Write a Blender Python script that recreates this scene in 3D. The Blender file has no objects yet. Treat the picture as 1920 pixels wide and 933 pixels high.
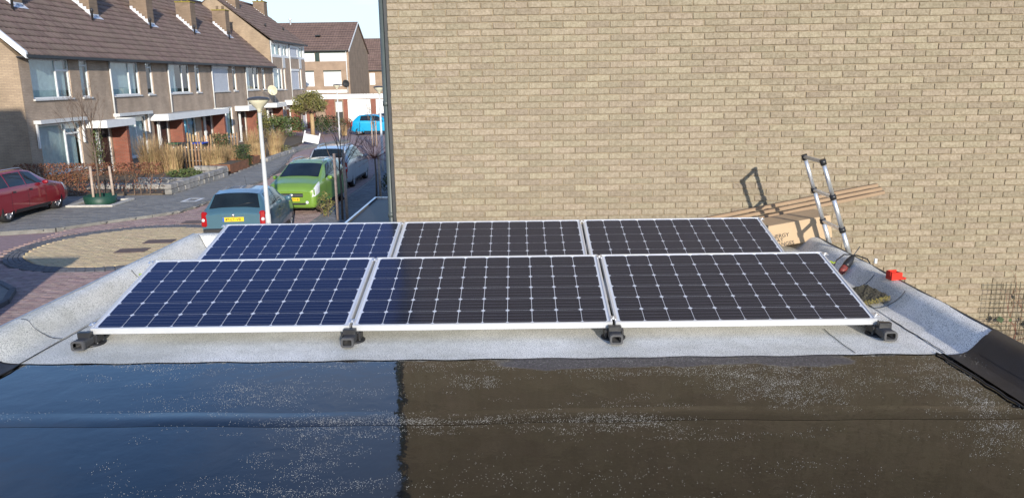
import bpy, bmesh, math, random
from mathutils import Vector, Matrix, Euler
random.seed(7)
R = random.Random(11)
C = bpy.context.scene.collection
scene = bpy.context.scene
PI = math.pi
CAMZ = 4.15
# ------------------------------------------------------------------ camera
cd = bpy.data.cameras.new('camera'); cam = bpy.data.objects.new('camera', cd); C.objects.link(cam)
cd.sensor_width = 36.0; cd.lens = 36.0 * 1463.9 / 1920.0; cd.clip_end = 2000; cd.clip_start = 0.05
rt = Vector((0.99987579, 0.00568091, -0.01470135)); dn = Vector((-0.01315224, -0.21322922, -0.97691367)); fw = Vector((-0.00868452, 0.97698568, -0.21312802))
cam.matrix_world = Matrix(((rt.x, -dn.x, -fw.x, 0), (rt.y, -dn.y, -fw.y, 0), (rt.z, -dn.z, -fw.z, CAMZ), (0, 0, 0, 1)))
scene.camera = cam
# ------------------------------------------------------------------ sky, sun, exposure
LD = Vector((-0.27, 1.0, -0.262)).normalized()          # direction the sunlight travels
elev = math.asin(-LD.z); azim = math.atan2(-LD.x, -LD.y)  # towards the sun
w = bpy.data.worlds.new('World'); scene.world = w; w.use_nodes = True
nt = w.node_tree; nt.nodes.clear()
out = nt.nodes.new('ShaderNodeOutputWorld'); bg = nt.nodes.new('ShaderNodeBackground'); sky = nt.nodes.new('ShaderNodeTexSky')
sky.sky_type = 'NISHITA'; sky.sun_disc = False; sky.sun_elevation = elev; sky.sun_rotation = azim
sky.air_density = 1.0; sky.dust_density = 0.3; sky.ozone_density = 2.2
# thin high cloud over the blue
tc = nt.nodes.new('ShaderNodeTexCoord'); sep = nt.nodes.new('ShaderNodeSeparateXYZ'); nt.links.new(tc.outputs['Generated'], sep.inputs[0])
addz = nt.nodes.new('ShaderNodeMath'); addz.operation = 'ADD'; addz.inputs[1].default_value = 0.18; nt.links.new(sep.outputs[2], addz.inputs[0])
dv = nt.nodes.new('ShaderNodeVectorMath'); dv.operation = 'DIVIDE'
cmb = nt.nodes.new('ShaderNodeCombineXYZ')
for i in range(3): nt.links.new(addz.outputs[0], cmb.inputs[i])
nt.links.new(tc.outputs['Generated'], dv.inputs[0]); nt.links.new(cmb.outputs[0], dv.inputs[1])
no = nt.nodes.new('ShaderNodeTexNoise'); no.inputs['Scale'].default_value = 1.1; no.inputs['Detail'].default_value = 7; no.inputs['Roughness'].default_value = 0.55
nt.links.new(dv.outputs[0], no.inputs['Vector'])
rmp = nt.nodes.new('ShaderNodeValToRGB'); rmp.color_ramp.elements[0].position = 0.50; rmp.color_ramp.elements[1].position = 0.78
nt.links.new(no.outputs['Fac'], rmp.inputs[0])
# pale haze and cloud banks thicken towards the horizon, the same all round
hz = nt.nodes.new('ShaderNodeMapRange'); hz.interpolation_type = 'SMOOTHSTEP'; hz.inputs['From Min'].default_value = 0.0; hz.inputs['From Max'].default_value = 0.24; hz.inputs['To Min'].default_value = 0.85; hz.inputs['To Max'].default_value = 0.0
nt.links.new(sep.outputs[2], hz.inputs['Value'])
cf = nt.nodes.new('ShaderNodeMath'); cf.operation = 'MULTIPLY'; cf.inputs[1].default_value = 0.55; nt.links.new(rmp.outputs[0], cf.inputs[0])
cmx = nt.nodes.new('ShaderNodeMath'); cmx.operation = 'MAXIMUM'; nt.links.new(cf.outputs[0], cmx.inputs[0]); nt.links.new(hz.outputs[0], cmx.inputs[1])
ccol = nt.nodes.new('ShaderNodeMix'); ccol.data_type = 'RGBA'; ccol.inputs['A'].default_value = (3.1, 3.6, 4.9, 1); ccol.inputs['B'].default_value = (4.9, 5.1, 5.7, 1); nt.links.new(rmp.outputs[0], ccol.inputs['Factor'])
hsv = nt.nodes.new('ShaderNodeHueSaturation'); hsv.inputs['Saturation'].default_value = 1.16; hsv.inputs['Value'].default_value = 1.25; hsv.inputs['Hue'].default_value = 0.513; nt.links.new(sky.outputs[0], hsv.inputs['Color'])
mx = nt.nodes.new('ShaderNodeMix'); mx.data_type = 'RGBA'; nt.links.new(ccol.outputs['Result'], mx.inputs['B'])
nt.links.new(cmx.outputs[0], mx.inputs['Factor']); nt.links.new(hsv.outputs[0], mx.inputs['A'])
nt.links.new(mx.outputs['Result'], bg.inputs[0]); bg.inputs[1].default_value = 0.15; nt.links.new(bg.outputs[0], out.inputs[0])
sd = bpy.data.lights.new('sun', 'SUN'); so = bpy.data.objects.new('sun', sd); C.objects.link(so)
sd.energy = 4.1; sd.angle = math.radians(0.55); sd.color = (1.0, 0.93, 0.82)
so.rotation_euler = LD.to_track_quat('-Z', 'Y').to_euler(); so.location = (10, -30, 20)
scene.view_settings.view_transform = 'Standard'; scene.view_settings.look = 'None'; scene.view_settings.exposure = 0.45; scene.view_settings.gamma = 1.0
scene.view_settings.use_curve_mapping = False
scene.render.engine = 'CYCLES'

# ------------------------------------------------------------------ helpers
class MB:
    def __init__(s): s.v = []; s.f = []; s.sm = []; s.mi = []; s.m = 0; s.rn = []; s.r = 0.0
    def face(s, ids, smooth=False): s.f.append(tuple(ids)); s.sm.append(smooth); s.mi.append(s.m); s.rn.append(s.r)
    def quad(s, a, b, c, d, smooth=False):
        n = len(s.v); s.v += [tuple(a), tuple(b), tuple(c), tuple(d)]; s.face((n, n+1, n+2, n+3), smooth)
    def tri(s, a, b, c):
        n = len(s.v); s.v += [tuple(a), tuple(b), tuple(c)]; s.face((n, n+1, n+2))
    def box(s, x0, x1, y0, y1, z0, z1, M=None):
        p = [(x0,y0,z0),(x1,y0,z0),(x1,y1,z0),(x0,y1,z0),(x0,y0,z1),(x1,y0,z1),(x1,y1,z1),(x0,y1,z1)]
        if M is not None: p = [tuple(M @ Vector(q)) for q in p]
        n = len(s.v); s.v += p
        for q in ((0,3,2,1),(4,5,6,7),(0,1,5,4),(1,2,6,5),(2,3,7,6),(3,0,4,7)): s.face([n+i for i in q])
        return s
    def bbox(s, x0, x1, y0, y1, z0, z1, b=0.005, M=None):   # box with chamfered edges
        def P(x, y, z):
            q = Vector((x, y, z)); return tuple(M @ q) if M is not None else tuple(q)
        bm = bmesh.new(); bmesh.ops.create_cube(bm, size=1)
        for v in bm.verts: v.co = Vector(((x0+x1)/2+v.co.x*(x1-x0), (y0+y1)/2+v.co.y*(y1-y0), (z0+z1)/2+v.co.z*(z1-z0)))
        bmesh.ops.bevel(bm, geom=bm.edges[:], offset=b, segments=1, affect='EDGES')
        n = len(s.v); s.v += [P(*v.co) for v in bm.verts]
        for f in bm.faces: s.face([n+v.index for v in f.verts])
        bm.free(); return s
    def prism(s, poly, axis, a0, a1):    # polygon in the two other axes, extruded along axis
        def P(p, a):
            if axis == 'x': return (a, p[0], p[1])
            if axis == 'y': return (p[0], a, p[1])
            return (p[0], p[1], a)
        n = len(s.v); k = len(poly)
        s.v += [P(p, a0) for p in poly] + [P(p, a1) for p in poly]
        s.face(range(n+k-1, n-1, -1)); s.face(range(n+k, n+2*k))
        for i in range(k): j = (i+1) % k; s.face((n+i, n+j, n+k+j, n+k+i))
        return s
    def tube(s, pts, rad, n=8, caps=True, smooth=True):
        pts = [Vector(p) for p in pts]; k = len(pts)
        if not hasattr(rad, '__len__'): rad = [rad]*k
        base = len(s.v); up = None
        for i, p in enumerate(pts):
            d = (pts[min(i+1, k-1)] - pts[max(i-1, 0)])
            if d.length < 1e-9: d = Vector((0, 0, 1))
            d.normalize()
            if up is None: up = d.orthogonal().normalized()
            else:
                up = up - d*up.dot(d)
                up = up.normalized() if up.length > 1e-6 else d.orthogonal().normalized()
            sd_ = d.cross(up)
            for j in range(n):
                a = 2*PI*j/n; s.v.append(tuple(p + (up*math.cos(a) + sd_*math.sin(a))*rad[i]))
        for i in range(k-1):
            for j in range(n):
                q = (j+1) % n; s.face((base+i*n+j, base+i*n+q, base+(i+1)*n+q, base+(i+1)*n+j), smooth)
        if caps:
            s.face([base+j for j in range(n-1, -1, -1)]); s.face([base+(k-1)*n+j for j in range(n)])
        return s
    def lathe(s, prof, c=(0, 0, 0), n=24, smooth=True, axis='z', closed=False):
        base = len(s.v); k = len(prof)
        for r, h in prof:
            for j in range(n):
                a = 2*PI*j/n; x, y = r*math.cos(a), r*math.sin(a)
                if axis == 'z': s.v.append((c[0]+x, c[1]+y, c[2]+h))
                elif axis == 'x': s.v.append((c[0]+h, c[1]+x, c[2]+y))
                else: s.v.append((c[0]+y, c[1]+h, c[2]+x))
        for i in range(k-1):
            for j in range(n):
                q = (j+1) % n; s.face((base+i*n+j, base+i*n+q, base+(i+1)*n+q, base+(i+1)*n+j), smooth)
        if not closed:
            if prof[0][0] > 1e-6: s.face([base+j for j in range(n-1, -1, -1)])
            if prof[-1][0] > 1e-6: s.face([base+(k-1)*n+j for j in range(n)])
        return s
    def grid(s, fn, nu, nv, smooth=True, loop=False):
        base = len(s.v)
        for i in range(nu+1):
            for j in range(nv+1): s.v.append(tuple(fn(i/nu, j/nv)))
        for i in range(nu):
            for j in range(nv):
                a = base+i*(nv+1)+j; s.face((a, a+nv+1, a+nv+2, a+1), smooth)
        return s
    def mesh(s, name, mats):
        me = bpy.data.meshes.new(name); me.from_pydata(s.v, [], s.f)
        if not isinstance(mats, (list, tuple)): mats = [mats]
        for m in mats: me.materials.append(m)
        me.polygons.foreach_set('use_smooth', s.sm); me.polygons.foreach_set('material_index', s.mi)
        if any(s.rn):
            at = me.attributes.new('rnd', 'FLOAT', 'FACE'); at.data.foreach_set('value', s.rn)
        me.update(); return me
    def build(s, name, mats, parent=None, **kw):
        bm_fix = s.mesh(name, mats); o = bpy.data.objects.new(name, bm_fix); C.objects.link(o)
        if parent is not None: o.parent = parent
        tag(o, **kw); return o

def fixn(o):
    bm = bmesh.new(); bm.from_mesh(o.data); bmesh.ops.remove_doubles(bm, verts=bm.verts, dist=1e-5)
    bmesh.ops.recalc_face_normals(bm, faces=bm.faces); bm.to_mesh(o.data); bm.free(); return o
def tag(o, label=None, cat=None, group=None, kind=None):
    if label: o['label'] = label
    if cat: o['category'] = cat
    if group: o['group'] = group
    if kind: o['kind'] = kind
    return o
def thing(name, label, cat, loc=(0, 0, 0), rz=0.0, group=None):
    o = bpy.data.objects.new(name, None); o.empty_display_size = 0.2; C.objects.link(o)
    o.location = loc; o.rotation_euler = (0, 0, rz); return tag(o, label, cat, group)
def inst(name, me, parent, loc=(0, 0, 0), rot=(0, 0, 0), sc=(1, 1, 1)):
    o = bpy.data.objects.new(name, me); C.objects.link(o); o.parent = parent
    o.location = loc; o.rotation_euler = rot; o.scale = sc; return o
def copy_tree(o, parent=None):
    c = o.copy(); C.objects.link(c); c.parent = parent
    for ch in o.children: copy_tree(ch, c)
    return c

# ------------------------------------------------------------------ materials
def N(m, t): return m.node_tree.nodes.new(t)
def mat(name, col, rough=0.7, var=0.15, scale=8.0, bump=0.0, bscale=60.0, metal=0.0, col2=None, coat=0.0, ior=1.5, rnd=0.0, spec=0.5, detail=5, sheen=0):
    """principled surface; colour wanders between col and col2 (or darker/lighter col) with noise, rnd = tint per piece"""
    m = bpy.data.materials.new(name); m.use_nodes = True; nt = m.node_tree; b = nt.nodes['Principled BSDF']; L = nt.links.new
    b.inputs['Roughness'].default_value = rough; b.inputs['Metallic'].default_value = metal; b.inputs['IOR'].default_value = ior
    b.inputs['Coat Weight'].default_value = coat; b.inputs['Coat Roughness'].default_value = 0.04; b.inputs['Specular IOR Level'].default_value = spec
    tcn = N(m, 'ShaderNodeTexCoord'); nz = N(m, 'ShaderNodeTexNoise'); nz.inputs['Scale'].default_value = scale; nz.inputs['Detail'].default_value = detail
    L(tcn.outputs['Object'], nz.inputs['Vector'])
    rp = N(m, 'ShaderNodeValToRGB'); rp.color_ramp.elements[0].position = 0.3; rp.color_ramp.elements[1].position = 0.7
    c1 = tuple(max(0, x*(1-var)) for x in col) if col2 is None else col; c2 = tuple(min(1, x*(1+var)) for x in col) if col2 is None else col2
    rp.color_ramp.elements[0].color = (*c1, 1); rp.color_ramp.elements[1].color = (*c2, 1); L(nz.outputs['Fac'], rp.inputs[0])
    last = rp.outputs[0]
    if rnd:
        oi = N(m, 'ShaderNodeObjectInfo'); at = N(m, 'ShaderNodeAttribute'); at.attribute_name = 'rnd'
        ad = N(m, 'ShaderNodeMath'); ad.operation = 'ADD'; L(oi.outputs['Random'], ad.inputs[0]); L(at.outputs['Fac'], ad.inputs[1])
        fr = N(m, 'ShaderNodeMath'); fr.operation = 'FRACT'; L(ad.outputs[0], fr.inputs[0])
        mr = N(m, 'ShaderNodeMapRange'); mr.inputs['To Min'].default_value = 1-rnd; mr.inputs['To Max'].default_value = 1+rnd; L(fr.outputs[0], mr.inputs['Value'])
        f2 = N(m, 'ShaderNodeMath'); f2.operation = 'MULTIPLY'; f2.inputs[1].default_value = 7.31; L(fr.outputs[0], f2.inputs[0])
        f3 = N(m, 'ShaderNodeMath'); f3.operation = 'FRACT'; L(f2.outputs[0], f3.inputs[0])
        mh = N(m, 'ShaderNodeMapRange'); mh.inputs['To Min'].default_value = 0.5-0.03*min(1, rnd*3); mh.inputs['To Max'].default_value = 0.5+0.02*min(1, rnd*3); L(f3.outputs[0], mh.inputs['Value'])
        hs = N(m, 'ShaderNodeHueSaturation'); L(last, hs.inputs['Color']); L(mr.outputs[0], hs.inputs['Value']); L(mh.outputs[0], hs.inputs['Hue']); last = hs.outputs[0]
    L(last, b.inputs['Base Color'])
    if bump:
        n2 = N(m, 'ShaderNodeTexNoise'); n2.inputs['Scale'].default_value = bscale; n2.inputs['Detail'].default_value = 6; L(tcn.outputs['Object'], n2.inputs['Vector'])
        bp = N(m, 'ShaderNodeBump'); bp.inputs['Strength'].default_value = bump; bp.inputs['Distance'].default_value = 0.01; L(n2.outputs['Fac'], bp.inputs['Height']); L(bp.outputs[0], b.inputs['Normal'])
    return m
def brickmat(name, c1, c2, mortar, plane='yz', bw=0.22, bh=0.0625, ms=0.009, rough=0.9, bump=0.5, offs=0.5):
    m = bpy.data.materials.new(name); m.use_nodes = True; nt = m.node_tree; b = nt.nodes['Principled BSDF']; L = nt.links.new
    b.inputs['Roughness'].default_value = rough; b.inputs['Specular IOR Level'].default_value = 0.25
    tcn = N(m, 'ShaderNodeTexCoord'); sp = N(m, 'ShaderNodeSeparateXYZ'); L(tcn.outputs['Object'], sp.inputs[0]); cb = N(m, 'ShaderNodeCombineXYZ')
    ax = {'x': 0, 'y': 1, 'z': 2}; L(sp.outputs[ax[plane[0]]], cb.inputs[0]); L(sp.outputs[ax[plane[1]]], cb.inputs[1])
    br = N(m, 'ShaderNodeTexBrick'); br.offset = offs; br.inputs['Scale'].default_value = 1; br.inputs['Brick Width'].default_value = bw; br.inputs['Row Height'].default_value = bh
    br.inputs['Mortar Size'].default_value = ms; br.inputs['Mortar Smooth'].default_value = 0.1
    br.inputs['Color1'].default_value = (*c1, 1); br.inputs['Color2'].default_value = (*c2, 1); br.inputs['Mortar'].default_value = (*mortar, 1); L(cb.outputs[0], br.inputs['Vector'])
    nz = N(m, 'ShaderNodeTexNoise'); nz.inputs['Scale'].default_value = 1.3; nz.inputs['Detail'].default_value = 6; L(tcn.outputs['Object'], nz.inputs['Vector'])
    mr = N(m, 'ShaderNodeMapRange'); mr.inputs['From Min'].default_value = 0.3; mr.inputs['From Max'].default_value = 0.7; mr.inputs['To Min'].default_value = 0.82; mr.inputs['To Max'].default_value = 1.15; L(nz.outputs['Fac'], mr.inputs['Value'])
    hs = N(m, 'ShaderNodeHueSaturation'); L(br.outputs['Color'], hs.inputs['Color']); L(mr.outputs[0], hs.inputs['Value']); L(hs.outputs[0], b.inputs['Base Color'])
    bp = N(m, 'ShaderNodeBump'); bp.invert = True; bp.inputs['Strength'].default_value = bump; bp.inputs['Distance'].default_value = 0.008; L(br.outputs['Fac'], bp.inputs['Height']); L(bp.outputs[0], b.inputs['Normal'])
    return m
def glassmat(name, tint=(0.75, 0.85, 0.85), refl=0.12, rough=0.02, gcol=(1, 1, 1)):
    m = bpy.data.materials.new(name); m.use_nodes = True; nt = m.node_tree; nt.nodes.clear(); L = nt.links.new
    o = N(m, 'ShaderNodeOutputMaterial'); mxs = N(m, 'ShaderNodeMixShader'); tr = N(m, 'ShaderNodeBsdfTransparent'); gl = N(m, 'ShaderNodeBsdfGlossy'); fr = N(m, 'ShaderNodeFresnel')
    ge = N(m, 'ShaderNodeNewGeometry'); io = N(m, 'ShaderNodeMapRange'); io.inputs['To Min'].default_value = 1.5; io.inputs['To Max'].default_value = 1/1.5
    L(ge.outputs['Backfacing'], io.inputs['Value']); L(io.outputs[0], fr.inputs['IOR']); tr.inputs[0].default_value = (*tint, 1); gl.inputs['Roughness'].default_value = rough; gl.inputs[0].default_value = (*gcol, 1)
    ad = N(m, 'ShaderNodeMath'); ad.operation = 'ADD'; ad.use_clamp = True; ad.inputs[1].default_value = refl; L(fr.outputs[0], ad.inputs[0])
    L(ad.outputs[0], mxs.inputs[0]); L(tr.outputs[0], mxs.inputs[1]); L(gl.outputs[0], mxs.inputs[2]); L(mxs.outputs[0], o.inputs[0]); return m

M = {}
M['white'] = mat('white_paint', (0.78, 0.78, 0.76), 0.45, 0.04, 3)
M['offwhite'] = mat('weathered_white_paint', (0.62, 0.62, 0.60), 0.55, 0.08, 4)
M['shutter'] = mat('roller_shutter', (0.60, 0.62, 0.66), 0.5, 0.04, 3)
M['alu'] = mat('anodised_aluminium', (0.74, 0.75, 0.77), 0.34, 0.05, 14, metal=0.75)
M['aluface'] = mat('aluminium_frame', (0.63, 0.64, 0.65), 0.38, 0.04, 10, metal=0.35)
M['rubber'] = mat('black_rubber', (0.016, 0.016, 0.018), 0.5, 0.25, 30, bump=0.2, bscale=150)
M['plastic_grey'] = mat('dark_grey_plastic', (0.055, 0.055, 0.058), 0.45, 0.15, 30)
M['backsheet'] = mat('white_backsheet', (0.80, 0.81, 0.83), 0.35, 0.02, 5)
M['steel'] = mat('galvanised_steel', (0.50, 0.51, 0.52), 0.4, 0.12, 20, metal=0.6)
M['mortar'] = mat('sandy_mortar', (0.262, 0.208, 0.138), 0.95, 0.2, 14, bump=0.5, bscale=180)
M['brick'] = mat('yellow_brown_brick', (0.232, 0.192, 0.132), 0.92, 0.0, 38, bump=1.0, bscale=75, col2=(0.345, 0.292, 0.212), rnd=0.12, spec=0.2, detail=9)
M['card'] = mat('brown_cardboard', (0.47, 0.34, 0.21), 0.8, 0.06, 5, bump=0.05, bscale=80)
M['card_dark'] = mat('flattened_cardboard', (0.29, 0.20, 0.125), 0.82, 0.1, 6)
M['ink'] = mat('black_print', (0.04, 0.035, 0.03), 0.7, 0.0)
M['red'] = mat('red_plastic', (0.62, 0.035, 0.02), 0.35, 0.08, 12)
M['black'] = mat('black_plastic', (0.02, 0.02, 0.022), 0.4, 0.2, 30)
M['moss'] = mat('mossy_slab', (0.045, 0.042, 0.034), 0.95, 0, 45, col2=(0.12, 0.105, 0.06), bump=0.9, bscale=70)
M['zinc'] = mat('grey_green_pipe', (0.075, 0.092, 0.09), 0.45, 0.12, 9)
M['darktrim'] = mat('dark_trim', (0.03, 0.032, 0.034), 0.55, 0.2, 20)
M['redbrick'] = brickmat('red_porch_brick', (0.30, 0.09, 0.055), (0.24, 0.07, 0.045), (0.22, 0.15, 0.12), 'xz')
M['facade'] = brickmat('buff_facade_brick', (0.49, 0.375, 0.275), (0.42, 0.315, 0.23), (0.36, 0.285, 0.22), 'yz')
M['gable'] = brickmat('buff_gable_brick', (0.40, 0.30, 0.20), (0.33, 0.245, 0.165), (0.27, 0.21, 0.155), 'xz')
M['facadeC'] = brickmat('brown_far_brick', (0.37, 0.265, 0.19), (0.33, 0.235, 0.165), (0.29, 0.215, 0.155), 'xz')
M['chim'] = brickmat('chimney_brick', (0.27, 0.19, 0.13), (0.20, 0.14, 0.095), (0.2, 0.16, 0.12), 'xz')
M['tile'] = mat('brown_roof_tile', (0.15, 0.104, 0.084), 0.8, 0, 5, col2=(0.21, 0.150, 0.122), rnd=0.16, bump=0.3, bscale=40)
M['tilebase'] = mat('roof_underlay', (0.11, 0.08, 0.07), 0.85, 0.2, 6)
M['lead'] = mat('lead_flashing', (0.62, 0.63, 0.66), 0.45, 0.12, 10)
M['moss_y'] = mat('yellow_lichen', (0.22, 0.18, 0.035), 0.95, 0.4, 12)
M['glass'] = glassmat('window_glass', (0.74, 0.84, 0.84), 0.06)
M['curtain'] = mat('pale_curtain', (0.66, 0.72, 0.72), 0.9, 0.1, 6)
M['room'] = mat('dim_room', (0.03, 0.034, 0.034), 0.9, 0.3, 2)
M['door_dark'] = mat('dark_door', (0.035, 0.036, 0.036), 0.4, 0.2, 4)
M['hw'] = mat('gutter_black', (0.028, 0.028, 0.03), 0.5, 0.2, 9)
M['pink'] = mat('red_clinker_paver', (0.30, 0.21, 0.185), 0.85, 0, 9, col2=(0.38, 0.275, 0.245), rnd=0.2, bump=0.3)
M['yellow'] = mat('yellow_paver', (0.50, 0.385, 0.22), 0.85, 0, 9, col2=(0.60, 0.475, 0.29), rnd=0.12, bump=0.3)
M['ring'] = mat('blue_black_paver', (0.125, 0.125, 0.132), 0.8, 0.15, 9, rnd=0.2, bump=0.3)
M['flag'] = mat('grey_concrete_flag', (0.205, 0.197, 0.178), 0.85, 0, 4, col2=(0.255, 0.245, 0.222), rnd=0.1, bump=0.2)
M['strip'] = mat('grey_parking_paver', (0.135, 0.14, 0.148), 0.85, 0, 6, col2=(0.185, 0.186, 0.19), rnd=0.18, bump=0.3)
M['joint'] = mat('sandy_joint', (0.13, 0.112, 0.097), 0.95, 0.2, 8)
M['kerb'] = mat('concrete_kerb', (0.19, 0.185, 0.17), 0.85, 0.2, 7, rnd=0.12)
M['kerb_pale'] = mat('pale_concrete', (0.46, 0.44, 0.40), 0.85, 0.15, 9)
M['stone'] = mat('rough_garden_stone', (0.20, 0.19, 0.175), 0.9, 0, 5, col2=(0.36, 0.345, 0.32), rnd=0.2, bump=0.8, bscale=18)
M['soil'] = mat('garden_soil', (0.085, 0.058, 0.038), 0.95, 0, 3, col2=(0.16, 0.125, 0.085), bump=0.6, bscale=9)
M['bark'] = mat('grey_brown_bark', (0.13, 0.10, 0.075), 0.9, 0.3, 14, bump=0.4)
M['twig'] = mat('bare_twig', (0.15, 0.105, 0.075), 0.9, 0.25, 14)
M['wood'] = mat('bare_wood_stake', (0.36, 0.24, 0.13), 0.85, 0.2, 9, rnd=0.18)
M['post'] = mat('pale_tree_stake', (0.42, 0.33, 0.26), 0.85, 0.2, 12, rnd=0.1)
M['copper'] = mat('copper_beech_leaf', (0.12, 0.055, 0.028), 0.8, 0.0, 7, col2=(0.25, 0.115, 0.055), rnd=0.3)
M['straw'] = mat('dry_grass', (0.33, 0.22, 0.10), 0.85, 0, 5, col2=(0.47, 0.34, 0.17), rnd=0.25)
M['leaf'] = mat('green_leaf', (0.045, 0.075, 0.02), 0.7, 0, 9, col2=(0.10, 0.135, 0.04), rnd=0.3)
M['leaf_y'] = mat('yellow_green_leaf', (0.11, 0.12, 0.03), 0.7, 0, 6, col2=(0.22, 0.20, 0.06), rnd=0.3)
M['leaf_d'] = mat('dark_green_leaf', (0.022, 0.042, 0.012), 0.7, 0, 9, col2=(0.055, 0.085, 0.025), rnd=0.3)
M['corten'] = mat('corten_steel', (0.20, 0.085, 0.04), 0.85, 0.3, 6)
M['lamp_post'] = mat('pale_grey_post', (0.55, 0.56, 0.55), 0.5, 0.08, 5)
M['lamp_glass'] = mat('milky_lamp_bowl', (0.74, 0.70, 0.52), 0.25, 0.04, 5, coat=0.5)
M['tyre'] = mat('tyre_rubber', (0.018, 0.018, 0.019), 0.8, 0.2, 30)
M['rim'] = mat('alloy_rim', (0.55, 0.56, 0.58), 0.3, 0.06, 12, metal=0.8)
M['carglass'] = mat('car_window_glass', (0.012, 0.018, 0.022), 0.04, 0.3, 2, ior=1.55)
M['trim'] = mat('black_car_trim', (0.025, 0.025, 0.027), 0.5, 0.15, 20)
M['tail'] = mat('red_tail_lens', (0.36, 0.012, 0.014), 0.15, 0.1, 20, coat=0.6)
M['lens'] = mat('clear_head_lens', (0.62, 0.64, 0.66), 0.08, 0.15, 25, coat=1.0)
M['plate'] = mat('yellow_number_plate', (0.78, 0.55, 0.02), 0.4, 0.03, 9)
M['plate_blue'] = mat('blue_plate_band', (0.02, 0.10, 0.45), 0.4, 0.03, 9)
M['bin_g'] = mat('green_bin_plastic', (0.03, 0.10, 0.05), 0.5, 0.1, 6)
M['bin_k'] = mat('charcoal_bin_plastic', (0.03, 0.032, 0.035), 0.5, 0.1, 6)
M['bin_b'] = mat('blue_bin_lid', (0.02, 0.06, 0.42), 0.45, 0.1, 6)
M['planter'] = mat('dark_green_planter', (0.012, 0.055, 0.035), 0.5, 0.15, 6)
M['grass'] = mat('rough_grass', (0.05, 0.065, 0.02), 0.95, 0, 2, col2=(0.11, 0.105, 0.045), bump=0.5, bscale=30)
def paint(name, c, rough=0.32): return mat(name, c, rough, 0.03, 2, coat=0.9, metal=0.1)
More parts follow.
